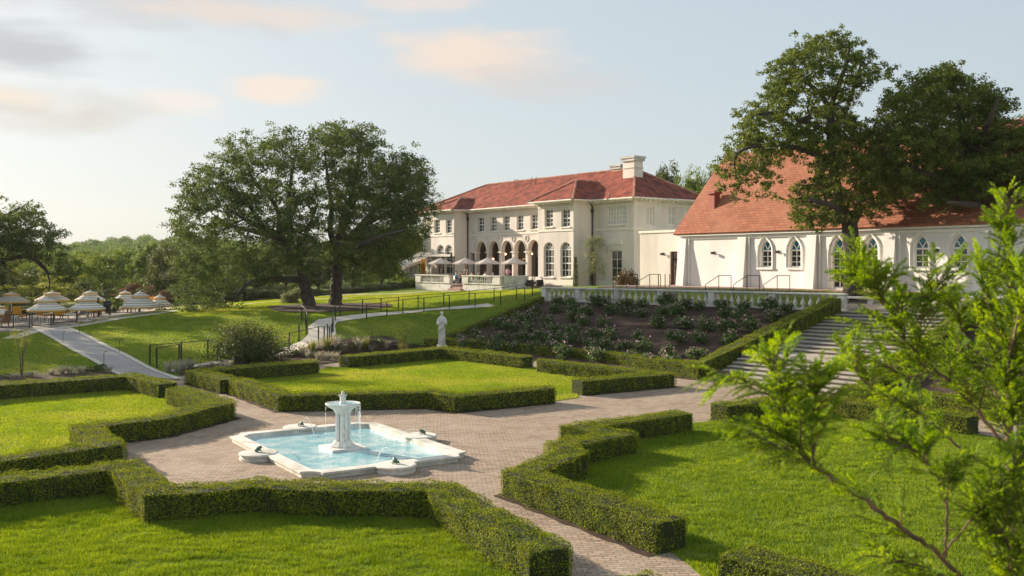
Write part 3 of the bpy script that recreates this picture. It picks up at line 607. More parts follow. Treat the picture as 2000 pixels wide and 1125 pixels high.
rowlab = ['pink rose bush in the lowest row just behind the foot hedge of the bank', 'pink rose bush in the second row up the mulched bank', 'pink rose bush in the middle row of the mulched bank', 'pink rose bush in the fourth row up the mulched bank',
          'pink rose bush in the fifth row, one below the balustrade', 'pink rose bush in the top row right against the stone balustrade']
cnt = 0
for r in range(6):
    f = (.08, .22, .40, .58, .76, .93)[r]; a = F0.lerp(K0, f) + fd * (1.6 if r else 1.2); b = (F0 + fd * 21.7).lerp(T0, f) - fd * 1.7; L = (b - a).length; k = int(L / 1.38)
    for i in range(k):
        if random.random() < .06: continue
        p = a.lerp(b, (i + .5) / k) + Vector((random.uniform(-.35, .35), random.uniform(-.35, .35)))
        src = variants[cnt % 5]; o = src if cnt < 5 else copy_tree(src); cnt += 1
        o.location = (p.x, p.y, H(p.x, p.y)); o.rotation_euler = (0, 0, random.uniform(0, 6)); s = random.uniform(1.05, 1.45); o.scale = (s, s, s * random.uniform(.9, 1.1))
        o['label'] = rowlab[r]; o['group'] = ('rose bushes in the lowest row', 'rose bushes in the second row', 'rose bushes in the middle row', 'rose bushes in the fourth row', 'rose bushes in the fifth row', 'rose bushes in the top row')[r]
# ------------------------------------------------------------------ fountain
FC = Vector((-4.73, 27.08, 0)); FA = math.atan2(-.8417, .54)           # local x = towards the camera side
ft = thing('fountain', 'white stone fountain with a bowl on a clustered column standing in a pale blue pool', 'fountain', FC, FA)
hx, hy, nr = 3.29, 2.32, .42
def basin_outline(hx, hy, nr, ins):
    P = []
    for sx, sy in ((1, 1), (-1, 1), (-1, -1), (1, -1)):
        X_, Y_ = sx * (hx), sy * (hy); arc = []
        for k in range(7):
            a = (math.pi / 2) * k / 6; x = X_ - sx * (nr + ins * .7) * math.cos(a); y = Y_ - sy * (nr + ins * .7) * math.sin(a); arc.append((x, y))
        # concave quarter notch round the corner, from the x side to the y side
        if sx * sy > 0: arc = arc[::-1]
        seq = []
        for (x, y) in arc: seq.append((max(-hx + ins, min(hx - ins, x)), max(-hy + ins, min(hy - ins, y))))
        P += seq
    return P
def notch(hx, hy, r, ins):
    P = []; rr = r + ins * .8
    for qi, (sx, sy) in enumerate(((1, 1), (-1, 1), (-1, -1), (1, -1))):
        c = (sx * hx, sy * hy); st_ = [((-sx) * rr * math.cos(a), (-sy) * rr * math.sin(a)) for a in np.linspace(0, math.pi / 2, 7)]   # from x-side to y-side
        pts = [(c[0] + x, c[1] + y) for x, y in st_]
        pts = [(max(-(hx - ins), min(hx - ins, x)), max(-(hy - ins), min(hy - ins, y))) for x, y in pts]
        if sx * sy > 0: pts = pts[::-1]        # counter-clockwise: the (1,1) corner is reached along the x side first
        P += pts
    return P
def ringwall(o, i, z0, z1):
    mb = MB(); n = len(o)
    for k in range(n):
        j = (k + 1) % n
        mb.face([(*o[k], z1), (*o[j], z1), (*i[j], z1), (*i[k], z1)]); mb.face([(*o[k], z0), (*o[j], z0), (*o[j], z1), (*o[k], z1)]); mb.face([(*i[k], z1), (*i[j], z1), (*i[j], z0), (*i[k], z0)])
    return mb
ringwall(notch(hx, hy, nr, .05), notch(hx, hy, nr, .36), -.02, .11).build('basin_wall', M['coping'], ft)
ringwall(notch(hx, hy, nr, 0), notch(hx, hy, nr, .34), .11, .165).build('coping', M['coping'], ft)
MB().prism(notch(hx, hy, nr, .30), -.01, .035).build('pool_water', M['water'], ft)
cl = MB()
MB().box(-.52, .52, -.52, .52, .0, .10).build('base_slab', M['white_stone'], ft, bevel=.02)
MB().lathe([(.36, .102), (.36, .13), (.31, .16), (.27, .21), (.25, .25)], 8).build('column_base', M['white_stone'], ft)
colm = MB()
for k in range(8):
    a = k * math.pi / 4 + .2; colm.lathe([(.058, .25), (.052, .29), (.050, 1.0), (.060, 1.03)], 8, (math.cos(a) * .165, math.sin(a) * .165))
colm.lathe([(.14, .25), (.14, 1.03)], 12); colm.build('column_cluster', M['white_stone'], ft, smooth=False)
MB().lathe([(.22, 1.03), (.235, 1.07), (.28, 1.13), (.42, 1.21), (.475, 1.265), (.49, 1.275), (.49, 1.30), (.46, 1.30), (.43, 1.275), (.1, 1.262)], 32).build('bowl', M['white_stone'], ft, smooth=True)
MB().lathe([(.44, 1.268), (.43, 1.285), (.0, 1.286)], 24).build('bowl_water', M['water'], ft)
fin = MB().lathe([(.095, 1.26), (.10, 1.31), (.07, 1.34), (.085, 1.40), (.085, 1.47), (.06, 1.53), (.045, 1.56), (.05, 1.59), (.03, 1.63), (.0, 1.66)], 12)
for a in (.5, 2.6, 4.7): fin.tube([(math.cos(a) * .05, math.sin(a) * .05, 1.50), (math.cos(a) * .11, math.sin(a) * .11, 1.53), (math.cos(a) * .13, math.sin(a) * .13, 1.51)], [.03, .028, .02], 6)
fin.build('finial', M['white_stone'], ft, smooth=True)
for k, (px_, py_) in enumerate(((hx + .08, 0), (-hx - .08, 0), (0, hy + .08), (0, -hy - .08))):
    MB().lathe([(.50, -.02), (.50, .06), (.46, .08), (.46, .12), (.52, .135), (.52, .17), (.48, .185), (.0, .19)], 28, (px_, py_)).build('round_ledge', M['coping'], ft, smooth=False)
# dribbles off the bowl and a thin jet
dr = MB()
for k in range(26):
    a = random.uniform(-.5, 1.9) if k < 20 else random.uniform(0, 6.28); r = .488
    x, y = r * math.cos(a), r * math.sin(a); z = 1.27
    for s in range(random.randint(3, 8)):
        l = random.uniform(.04, .16); z -= random.uniform(.02, .12)
        if z - l < .04: break
        dr.tube([(x, y, z), (x * 1.01, y * 1.01, z - l)], [.004, .007], 4); z -= l
dr.tube([(.13 * math.cos(2.6), .13 * math.sin(2.6), 1.51), (-.2, .13, 1.45), (-.28, .18, 1.30)], .005, 4)
dr.build('falling_water', M['jet'], ft)
# frogs
frog_src = None
for (x, y, ang, lab) in ((-hx + .0, .0, 0, 'small green bronze frog on the far left ledge of the pool, spouting water'), (hx + .05, 0, math.pi, 'small green bronze frog on the ledge nearest the camera, spouting water'),
                    (0, hy + .18, -math.pi / 2, 'small green bronze frog on the right hand ledge of the pool'), (.0, -hy - .1, math.pi / 2, 'small green bronze frog on the left front ledge of the pool')):
    wp = Matrix.Translation(FC) @ Matrix.Rotation(FA, 4, 'Z') @ Vector((x, y, .19))
    fg = thing('frog_spout', lab, 'frog statuette', wp, FA + ang, 'bronze frogs round the fountain pool'); fg.scale = (.85,) * 3
    mb = MB().tube([(-.10, 0, .03), (-.05, 0, .065), (.02, 0, .105), (.07, 0, .135), (.115, 0, .135), (.13, 0, .13)], [.03, .058, .062, .05, .036, .015], 10)
    for s in (-1, 1):
        mb.tube([(-.06, s * .045, .05), (-.01, s * .085, .06), (-.06, s * .10, .02), (.0, s * .11, .012)], [.035, .03, .018, .012], 6)
        mb.tube([(.05, s * .04, .09), (.075, s * .065, .04), (.10, s * .07, .008)], [.02, .014, .012], 6)
        mb.tube([(.085, s * .022, .165), (.09, s * .03, .175)], [.014, .012], 6)
    mb.build('frog_body', M['frog'], fg, smooth=True)
    L = 1.15 if 'spouting' in lab else .9; hgt = .30 if 'spouting' in lab else .12
    jt = [(.13 + L * t, 0, .135 + hgt * 4 * t * (1 - t) - .28 * t * t) for t in np.linspace(0, 1, 14)]
    MB().tube(jt, [.005 + .007 * t for t in np.linspace(0, 1, 14)], 5).build('water_jet', M['jet'], fg, smooth=True)
    sp = MB()
    for _ in range(22):
        a = random.uniform(0, 6.28); r = random.uniform(0, .14); sp.tube([(jt[-1][0] + r * math.cos(a), r * math.sin(a), -.15), (jt[-1][0] + r * 1.3 * math.cos(a), r * 1.3 * math.sin(a), -.15 + random.uniform(.01, .05))], [.014, .004], 4)
    sp.build('splash', M['jet'], fg)

# ------------------------------------------------------------------ fallen leaves on paving and lawns
PL = []
for poly_, n_l in ((garden, 900),):
    for _ in range(n_l * 6):
        y_ = random.uniform(12, 50); x_ = random.uniform(-.56, .56) * y_
        near_hedge = min(min((Vector((x_, y_)) - a.lerp(b, max(0, min(1, (Vector((x_, y_)) - a).dot(b - a) / (b - a).length_squared)))).length for a, b in zip(c[:-1], c[1:])) for c in (c1, c2, c3, c9, c10))
        if near_hedge < .3 or (Vector((x_, y_)) - FC.xy).length < 4: continue
        if random.random() < .10 or near_hedge < .75: PL.append((x_, y_, .022))
PL = np.array(PL); tag(npmesh('fallen_leaves', leaves(PL + rng.normal(0, .004, PL.shape) * [1, 1, .3], np.tile([0, 0, 1.0], (len(PL), 1)), .045, .25, .6).reshape(-1, 3), 4, M.setdefault('dry_leaf', mat('dry_leaves', (.30, .17, .06), (.20, .12, .05), scale=3, rough=.8, island=.4, coord='Position'))), 'small dry fallen leaves', 'leaf litter', kind='stuff')
# ------------------------------------------------------------------ walls with openings (local x along the wall, y into the building, z up)
def arc_pts(w, z0, z1, kind, n=10):
    """curve over an opening of width w from (-w/2,z0) over the apex (0,z1) to (w/2,z0)"""
    if kind == 'rect': return [(-w / 2, z1), (w / 2, z1)]
    if kind == 'round': return [(-w / 2 * math.cos(a), z0 + (z1 - z0) * math.sin(a)) for a in np.linspace(0, math.pi, 2 * n + 1)]
    h = z1 - z0; r = (h * h + w * w / 4) / w; aw = math.asin(min(1, h / r)); L = [(-w / 2 + r - r * math.cos(a), z0 + r * math.sin(a)) for a in np.linspace(0, aw, n + 1)]
    return L + [(-x, z) for x, z in L[-2::-1]]
def wall(name, x0, x1, z0, z1, ops, m, parent, depth=.3, y=0, smooth=False):
    """ops: (xc, w, zbot, zspring, ztop, kind)"""
    mb = MB(); xsx = sorted({x0, x1} | {o[0] - o[1] / 2 for o in ops} | {o[0] + o[1] / 2 for o in ops}); zsx = sorted({z0, z1} | {o[2] for o in ops} | {o[4] for o in ops})
    for i in range(len(xsx) - 1):
        for j in range(len(zsx) - 1):
            a, b, c, d = xsx[i], xsx[i + 1], zsx[j], zsx[j + 1]; mx, mz = (a + b) / 2, (c + d) / 2
            if any(abs(mx - o[0]) < o[1] / 2 and o[2] < mz < o[4] for o in ops): continue
            mb.face([(a, y, c), (b, y, c), (b, y, d), (a, y, d)])
    for xc, w_, zb, zs, zt, kind in ops:
        A = [(xc + x, z) for x, z in arc_pts(w_, zs, zt, kind)]
        if kind != 'rect':
            h = len(A) // 2
            for k in range(h):
                mb.face([(A[k][0], y, A[k][1]), (A[k + 1][0], y, A[k + 1][1]), (xc - w_ / 2, y, zt)][::-1])
            for k in range(h, len(A) - 1):
                mb.face([(A[k][0], y, A[k][1]), (A[k + 1][0], y, A[k + 1][1]), (xc + w_ / 2, y, zt)][::-1])
        loop = [(xc - w_ / 2, zb)] + ([] if kind == 'rect' else []) + A + [(xc + w_ / 2, zb)]
        for (a, c), (b, d) in zip(loop[:-1], loop[1:]): mb.face([(a, y, c), (b, y, d), (b, y + depth, d), (a, y + depth, c)])
        mb.face([(xc - w_ / 2, y, zb), (xc + w_ / 2, y, zb), (xc + w_ / 2, y + depth, zb), (xc - w_ / 2, y + depth, zb)][::-1])
    return mb.build(name, m, parent)
def window(parent, xc, w_, zb, zs, zt, kind, y=.16, cols=2, rows=3, bar=.045, fr=.08, glass='glass', tracery=None, name='window', fm='frame', sash=False):
    e = .002; mb = MB(); b0, b1 = y, y + .05
    def bar_(p, q, t=bar):
        (x, z), (x2, z2) = p, q; L = math.hypot(x2 - x, z2 - z)
        if L < 1e-6: return
        nx_, nz_ = -(z2 - z) / L * t / 2, (x2 - x) / L * t / 2
        c = [(x + nx_, z + nz_), (x2 + nx_, z2 + nz_), (x2 - nx_, z2 - nz_), (x - nx_, z - nz_)]
        n = len(mb.v); mb.v += [(p_[0], b0, p_[1]) for p_ in c] + [(p_[0], b1, p_[1]) for p_ in c]
        mb.f += [(n, n + 1, n + 2, n + 3), (n + 7, n + 6, n + 5, n + 4)] + [(n + i, n + 4 + i, n + 4 + (i + 1) % 4, n + (i + 1) % 4) for i in range(4)]; mb.uv += [None] * 6
    A = [(xc + x, z) for x, z in arc_pts(w_ - fr, zs, zt - fr / 2, kind, 6)]
    loop = [(xc - w_ / 2 + fr / 2, zb + fr / 2)] + A + [(xc + w_ / 2 - fr / 2, zb + fr / 2)]
    for p, q in zip(loop[:-1], loop[1:]): bar_(p, q, fr)
    bar_((xc - w_ / 2, zb + fr / 2), (xc + w_ / 2, zb + fr / 2), fr)
    top = zs if kind != 'rect' else zt
    for i in range(1, cols): bar_((xc - w_ / 2 + w_ * i / cols, zb), (xc - w_ / 2 + w_ * i / cols, top), bar)
    for j in range(1, rows): bar_((xc - w_ / 2, zb + (top - zb) * j / rows), (xc + w_ / 2, zb + (top - zb) * j / rows), bar * (1.9 if sash and j * 2 == rows else 1))
    if kind != 'rect': bar_((xc - w_ / 2, zs), (xc + w_ / 2, zs), fr)
    if tracery == 'gothic':
        h = zt - zs
        for s in (-1, 1):
            prev = None
            for t in np.linspace(0, 1, 7):
                p = (xc + s * (w_ * .0 + (w_ / 2) * .92 * math.sin(t * math.pi / 2) * .62 - .0), zs + h * .08 + h * .62 * t)
                p = (xc + s * (w_ * .40 * t ** 1.6), zs + h * .72 * t)
                if prev: bar_(prev, p, bar * 1.2)
                prev = p
            prev = None
            for t in np.linspace(0, 1, 5):
                p = (xc + s * (w_ * .5 - w_ * .34 * t ** .8) * 1.0, zs + h * .0 + h * .88 * t ** 1.25); prev = p
    if tracery == 'fan':
        r = w_ / 2
        for a in (45, 90, 135): bar_((xc, zs), (xc + r * .95 * math.cos(R(a)), zs + (zt - zs) * .95 * math.sin(R(a))), bar)
        P = [(xc + r * .5 * math.cos(a), zs + (zt - zs) * .5 * math.sin(a)) for a in np.linspace(0, math.pi, 7)]
        for p, q in zip(P[:-1], P[1:]): bar_(p, q, bar)
    o = mb.build(name, M[fm], parent)
    if kind != 'rect' and glass == 'church':
        MB().face([(xc - w_ / 2 + e, y + .03, zb), (xc + w_ / 2 - e, y + .03, zb), (xc + w_ / 2 - e, y + .03, zs), (xc - w_ / 2 + e, y + .03, zs)]).build('pane', M['glass'], o)
        MB().face([(x, y + .03, z) for x, z in [(xc + w_ / 2 - e, zs)] + A[::-1] + [(xc - w_ / 2 + e, zs)]]).build('stained_pane', M['blue_glass'], o)
    else:
        P = [(xc - w_ / 2 + e, zb), (xc + w_ / 2 - e, zb)] + ([(xc + w_ / 2 - e, zt), (xc - w_ / 2 + e, zt)] if kind == 'rect' else [(xc + w_ / 2 - e, zs)] + A[::-1] + [(xc - w_ / 2 + e, zs)])
        MB().face([(x, y + .03, z) for x, z in P]).build('pane', M[glass], o)
    return o
def hip_roof(name, x0, x1, y0, y1, ze, pitch, m, parent, axis='x', open0=False, open1=False, fascia=.14):
    """hip roof, ridge along axis; open ends run straight on (into another roof)"""
    mb = MB(); 
    if axis == 'y':
        T = lambda x, y: (y, x); X0, X1, Y0, Y1 = y0, y1, x0, x1
    else: T = lambda x, y: (x, y); X0, X1, Y0, Y1 = x0, x1, y0, y1
    hw = (Y1 - Y0) / 2; ym = (Y0 + Y1) / 2; zr = ze + hw * pitch; ra = X0 if open0 else X0 + hw; rb = X1 if open1 else X1 - hw; s = math.hypot(1, pitch)
    if rb < ra: ra = rb = (X0 + X1) / 2
    P = lambda x, y, z: (*T(x, y), z)
    def fc(pts, uv):
        if axis == 'y': pts, uv = pts[::-1], uv[::-1]
        mb.face(pts, uv)
    fc([P(X0, Y0, ze), P(X1, Y0, ze), P(rb, ym, zr), P(ra, ym, zr)], [(X0, 0), (X1, 0), (rb, hw * s), (ra, hw * s)])
    fc([P(X1, Y1, ze), P(X0, Y1, ze), P(ra, ym, zr), P(rb, ym, zr)], [(X1, 0), (X0, 0), (ra, hw * s), (rb, hw * s)])
    if not open1: fc([P(X1, Y0, ze), P(X1, Y1, ze), P(rb, ym, zr)], [(Y0, 0), (Y1, 0), (ym, hw * s)])
    if not open0: fc([P(X0, Y1, ze), P(X0, Y0, ze), P(ra, ym, zr)], [(Y1, 0), (Y0, 0), (ym, hw * s)])
    o = mb.build(name, m, parent)
    r = MB(); rr = .13
    def cap(p, q):
        p, q = Vector(p), Vector(q); n = max(2, int((q - p).length / .42)); 
        for i in range(n): r.tube([p.lerp(q, i / n), p.lerp(q, (i + 1.12) / n)], [rr * 1.15, rr * .85], 7)
    cap(P(ra, ym, zr), P(rb, ym, zr))
    if not open1: cap(P(X1, Y0, ze), P(rb, ym, zr)); cap(P(X1, Y1, ze), P(rb, ym, zr))
    if not open0: cap(P(X0, Y0, ze), P(ra, ym, zr)); cap(P(X0, Y1, ze), P(ra, ym, zr))
    if m.name.startswith('clay'): r.build('ridge_tiles', M['ridge'], o)
    return o, zr
M['ridge'] = mat('ridge_tiles', (.42, .19, .13), (.28, .11, .08), scale=2.5, rough=.85, c3=(.5, .30, .22), s3=1.5)
# ------------------------------------------------------------------ villa
VO = Vector((10.7, 84.8, 3.2)); VA = math.atan2(-.8, .6)
villa = thing('villa', 'long two storey cream stucco villa with red barrel tile roof and five arch loggia', 'mansion', VO, VA)
def vt(px, b=0.0):
    """local x of the point on the plane local y=b seen at pixel column px"""
    k = (px - 1000) / F; ox, oy = VO.x + .8 * b, VO.y + .6 * b; t = (k * oy - ox) / (.6 + .8 * k); return t
def vz(py, x, y=0.0):
    d = VO.y - .8 * x + .6 * y; return EYE - (py - HOR) * d / F - VO.z
EH = 7.75; SC = 5.08       # eaves and string course above the floor
xD1 = vt(1120, -2.3); xD0 = vt(1051, -2.3); xW1 = vt(887, -1.8); xW0 = vt(842, -1.8); xE = 0.0; DL = -2.3; WL = -1.8
gy = -1.0
# block E front, with picture window and garden door
pw = (vt(1204), vt(1224) - vt(1184) - .1, vz(438, vt(1204)), 0, vz(404, vt(1204)), 'rect'); dr_ = (vt(1203), 1.5, 0.0, 0, vz(489, vt(1203)), 'rect')
wall('wall', xD1, xE, gy, EH, [pw, dr_], M['stucco'], villa)
window(villa, *pw, cols=7, rows=4, glass='curtain', bar=.05); window(villa, *dr_, cols=2, rows=4, name='garden_door')
# side wall of block E (facing right): local frame turned
side = MB(); sx = []
SL = 9.2
sw = bpy.data.objects.new('side_wall_frame', None)
def rot_part(obj_fn, x, y, ang):
    pass
def wall_y(name, y0, y1, z0, z1, ops, m, x, parent, depth=.3):
    o = wall(name, y0, y1, z0, z1, ops, m, parent, depth); o.location = (x, 0, 0); o.rotation_euler = (0, 0, math.pi / 2); return o
def svt(px):      # local y on the plane x=0 seen at px
    k = (px - 1000) / F; return (k * VO.y - VO.x) / (.8 - .6 * k)
sops = []
for a, b in ((1262, 1279), (1305, 1323), (1348, 1365)):
    y_ = svt((a + b) / 2); w_ = svt(b) - svt(a); zz = VO.y + .6 * y_
    sops.append((y_, w_ * .9, EYE - (440 - HOR) * zz / F - VO.z, 0, EYE - (403 - HOR) * zz / F - VO.z, 'rect'))
wl = wall_y('side_wall', 0, SL, gy, EH, sops, M['stucco'], 0, villa)
for o_ in sops:
    ww = window(villa, *o_, cols=2, rows=2, glass='curtain', bar=.06); ww.location = (0, 0, 0); ww.rotation_euler = (0, 0, math.pi / 2)
# bay D
dops = []
for a in (1071.5, 1104.5):
    x = vt(a, DL); dops.append((x, 1.5, vz(541, x, DL), vz(487.5, x, DL), vz(473, x, DL), 'round'))
for a in (1071, 1104):
    x = vt(a, DL); dops.append((x + .05, 1.25, vz(443, x, DL), 0, vz(409, x, DL), 'rect'))
wall('bay_wall', xD0, xD1, gy, EH, dops, M['stucco'], villa, y=DL)
for i, o_ in enumerate(dops):
    window(villa, *o_, y=DL + .2, cols=3 if i < 2 else 2, rows=4, sash=True, tracery='fan' if i < 2 else None, bar=.05)
MB().box(xD1 - .3, xD1, DL + .002, 0, gy, EH).box(xD0, xD0 + .3, DL + .002, 0, gy, EH).build('bay_return', M['stucco'], villa)
# loggia wall C
cops = []; top_ = []
for a in (940.5, 963.5, 989.5, 1016, 1042.5):
    x = vt(a); cops.append((x, 2.35, 0, 3.05 - .0, 4.05 - .0, 'round'))
xc_ = [o[0] for o in cops]; sp_ = (xc_[-1] - xc_[0]) / 4; cops = [(xc_[0] + sp_ * i, sp_ - .42, 0, 3.2, 4.36, 'round') for i in range(5)]
for a in (939, 963, 989, 1015.5, 1043):
    x = vt(a); top_.append((x, 1.15, vz(451, x), 0, vz(424, x), 'rect'))
tx = [o[0] for o in top_]; zb_ = 5.0; top_ = [(tx[0] + (tx[-1] - tx[0]) / 4 * i, 1.15, 5.42, 0, 6.92, 'rect') for i in range(5)]
side_open = (cops[0][0] - sp_ * .78, .9, 0, 0, 3.2, 'rect')
wall('loggia_wall', xW1, xD0, gy, EH, cops + top_ + [side_open], M['stucco'], villa, depth=.45)
for o_ in top_: window(villa, *o_, y=.2, cols=2, rows=4, sash=True, bar=.05)
# columns between the arches
for i in range(6):
    x = cops[0][0] + sp_ * (i - .5)
    MB().box(x - .26, x + .26, -.10, .42, 0, .18).lathe([(.22, .18), (.20, .24), (.17, 2.88), (.16, 2.90), (.24, 3.06), (.28, 3.13)], 14, (x, .16)).box(x - .32, x + .32, -.14, .46, 3.13, 3.24).build('column', M['trim'], villa)
# medallions between arches
for i in range(5):
    x = cops[0][0] + sp_ * (i - .5); q = MB(); pts = [(x + .26 * math.cos(a), -.03, 3.95 +   .30 * math.sin(a) + .60) for a in np.linspace(0, 2 * math.pi, 17)]
    q.tube(pts, .05, 5, cap=False); q.build('medallion', M['trim'], villa)
# arch hoods
for o_ in cops:
    pts = [(o_[0] + (o_[1] / 2 + .07) * math.cos(a), -.02, o_[3] + (o_[4] - o_[3] + .07) * math.sin(a)) for a in np.linspace(0, math.pi, 15)]; MB().tube(pts, .045, 5).build('arch_moulding', M['trim'], villa)
# loggia inside: back wall with doors, floor and ceiling
lb = 3.6
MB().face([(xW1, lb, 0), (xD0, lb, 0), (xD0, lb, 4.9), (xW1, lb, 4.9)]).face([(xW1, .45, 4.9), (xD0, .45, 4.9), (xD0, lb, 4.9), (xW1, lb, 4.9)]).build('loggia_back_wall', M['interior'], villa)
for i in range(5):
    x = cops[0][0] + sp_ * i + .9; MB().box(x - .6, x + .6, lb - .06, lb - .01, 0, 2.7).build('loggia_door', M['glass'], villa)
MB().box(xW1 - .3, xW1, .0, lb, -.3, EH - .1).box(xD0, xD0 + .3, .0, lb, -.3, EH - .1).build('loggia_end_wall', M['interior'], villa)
MB().box(vt(826, 1.2), xE - .4, lb + .3, lb + .5, gy, EH - .1).build('light_stop_wall', M['interior'], villa)  # unseen wall added behind the rooms to stop light leaking through
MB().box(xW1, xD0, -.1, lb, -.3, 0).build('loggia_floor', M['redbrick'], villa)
for i, sxx in enumerate((0, 1, 3)):
    x = cops[sxx][0]; q = MB().tube([(x, 1.4, 4.9), (x, 1.4, 3.1 - .5 * (i == 0))], .02, 5); q.build('lantern_rod', M['dark'], villa)
    zq = 3.0 - .5 * (i == 0); MB().lathe([(.05, zq + .12), (.2, zq + .08), (.2, zq - .06), (.05, zq - .1)], 8, (x, 1.4)).build('lantern', M['lampglow'], villa)
# wing W
wops = []
for a in (860, 876):
    x = vt(a, WL); wops.append((x, 1.55, vz(548, x, WL) , vz(492, x, WL), vz(478, x, WL), 'round'))
for a in (853.5, 876.5):
    x = vt(a, WL); wops.append((x, 1.2, vz(455, x, WL), 0, vz(429, x, WL), 'rect'))
wall('wing_wall', xW0, xW1, gy, EH, wops, M['stucco'], villa, y=WL)
for i, o_ in enumerate(wops): window(villa, *o_, y=WL + .2, cols=2, rows=4, sash=True, tracery='fan' if i < 2 else None)
MB().box(xW1 - .3, xW1, WL + .002, 0, gy, EH).box(xW0, xW0 + .3, WL + .002, 4, gy, EH).build('wing_return', M['stucco'], villa)
# far left recessed end
xL = vt(826, 1.2); lo_ = [((xL + xW0) / 2, 1.1, 5.4, 0, 6.9, 'rect'), ((xL + xW0) / 2 - .1, 1.2, .4, 0, 2.9, 'rect')]
wall('end_wall', xL, xW0, gy, EH - .25, lo_, M['stucco'], villa, y=1.2)
for o_ in lo_: window(villa, *o_, y=1.4, cols=2, rows=4)
# string course, cornice, dentils, quoins, gutter pipes
def band(x0, x1, y, z0, z1, out, nm, m='trim'): return MB().box(x0 - out * 0, x1 + out * 0, y - out, y + .01, z0, z1).build(nm, M[m], villa)
for x0, x1, y in ((xD1 + .01, xE, 0), (xD0, xD1, DL), (xW1 + .01, xD0 - .01, 0), (xW0, xW1, WL), (xL, xW0 - .01, 1.2)):
    band(x0, x1, y, SC - .09, SC + .09, .06, 'string_course'); band(x0, x1, y, gy + 1.0, gy + 1.45, .05, 'base_course'); band(x0, x1, y, EH - .55, EH - .42, .05, 'frieze')
    q = MB(); k = int((x1 - x0) / .55)
    for i in range(k): q.box(x0 + (i + .5) * (x1 - x0) / k - .09, x0 + (i + .5) * (x1 - x0) / k + .09, y - .62, y, EH - .2, EH - .04)
    q.build('eave_brackets', M['trim'], villa)
MB().box(0, .06, 0, SL, SC - .09, SC + .09).box(0, .05, 0, SL, EH - .55, EH - .42).build('string_course', M['trim'], villa)
q = MB()
for i in range(16): q.box(0, .62, .3 + i * .56, .48 + i * .56, EH - .2, EH - .04)
q.build('eave_brackets', M['trim'], villa)
for x, y in ((xD1 + .12, -.12), (xW1 + .12, -.12)):
    MB().tube([(x, y, gy), (x, y, EH - .5), (x, y - .3, EH - .15)], .055, 7).lathe([(.06, EH - 1.1), (.13, EH - .95), (.13, EH - .75), (.06, EH - .7)], 8, (x, y)).build('downpipe', M['dark'], villa)
# roofs
ov = .75
_, zr = hip_roof('roof', xL - ov, vt(1200), -ov, 13.2, EH, .50, M['tile'], villa)
hip_roof('bay_roof', xD0 - ov, xD1 + ov, DL - ov, 6, EH + .03, .62, M['tile'], villa, axis='y', open1=True)
hip_roof('wing_roof', xW0 - ov, xW1 + ov, WL - ov, 6, EH + .02, .48, M['tile'], villa, axis='y', open1=True)
hip_roof('east_roof', xD1 - 2.5, ov, -ov, SL + ov * .6, EH + .015, .60, M['tile'], villa, axis='x', open0=True)
def soffit(x0, x1, y0, y1): MB().box(x0, x1, y0, y1, EH - .04, EH + .012).build('soffit', M['trim'], villa)
soffit(xD1, ov - .02, -ov + .02, SL + .4); soffit(xD0 - ov, xD1 + ov - .01, DL - ov + .02, -ov); soffit(xW1, xD0 - ov - .01, -ov + .03, 3); soffit(xW0 - ov + .02, xW1 + ov, WL - ov + .02, -ov - .01)
def gutter(pts): MB().tube(pts, .075, 6).build('gutter', M['trim'], villa)
gutter([(xD1 + ov, -ov, EH), (ov, -ov, EH), (ov, SL + .4, EH)]); gutter([(xD0 - ov, -ov, EH), (xD0 - ov, DL - ov, EH), (xD1 + ov, DL - ov, EH), (xD1 + ov, -ov, EH)]); gutter([(xW1 + ov, -ov, EH), (xD0 - ov, -ov, EH)])
gutter([(xW0 - ov, 0, EH), (xW0 - ov, WL - ov, EH), (xW1 + ov, WL - ov, EH), (xW1 + ov, -ov, EH)])
# chimney stacks
cxx = vt(1236, 4.2)
for (px_, yy, w_, d_, ztop, zlow) in ((1236, 3.4, 1.5, 1.1, 306, 350), (1211, 6.5, 1.2, 1.0, 322, 350)):
    x = vt(px_, yy); zt = vz(ztop, x, yy); MB().box(x - w_ / 2, x + w_ / 2, yy - d_ / 2, yy + d_ / 2, EH, zt - .45).box(x - w_ / 2 - .06, x + w_ / 2 + .06, yy - d_ / 2 - .06, yy + d_ / 2 + .06, zt - 1.1, zt - 1.02).build('chimney', M['stucco'], villa)
    MB().box(x - w_ / 2 - .14, x + w_ / 2 + .14, yy - d_ / 2 - .14, yy + d_ / 2 + .14, zt - .45, zt - .2).box(x - w_ / 2 - .22, x + w_ / 2 + .22, yy - d_ / 2 - .22, yy + d_ / 2 + .22, zt - .2, zt).build('chimney_cap', M['stone'], villa)
for px_ in (1010, 1015, 1043, 1052):
    x = vt(px_, 5); MB().tube([(x, 4.6, EH + 2.6), (x, 4.6, EH + 3.3), (x + .2, 4.6, EH + 3.5)], .05, 6).build('roof_vent', M['ridge'], villa)
px_ = vt(1201); MB().box(px_ - .95, px_ + .95, -.05, .0, vz(478, px_), vz(467, px_)).box(px_ - .8, px_ + .8, -.07, -.045, vz(476, px_), vz(469, px_)).build('wall_plaque', M['trim'], villa)
# window sills upstairs
for o_, y in [(o, DL) for o in dops] + [(o, 0) for o in top_] + [(o, WL) for o in wops] + [(pw, 0)]:
    MB().box(o_[0] - o_[1] / 2 - .1, o_[0] + o_[1] / 2 + .1, y - .1, y + .02, o_[2] - .12, o_[2] - .002).build('window_sill', M['trim'], villa)
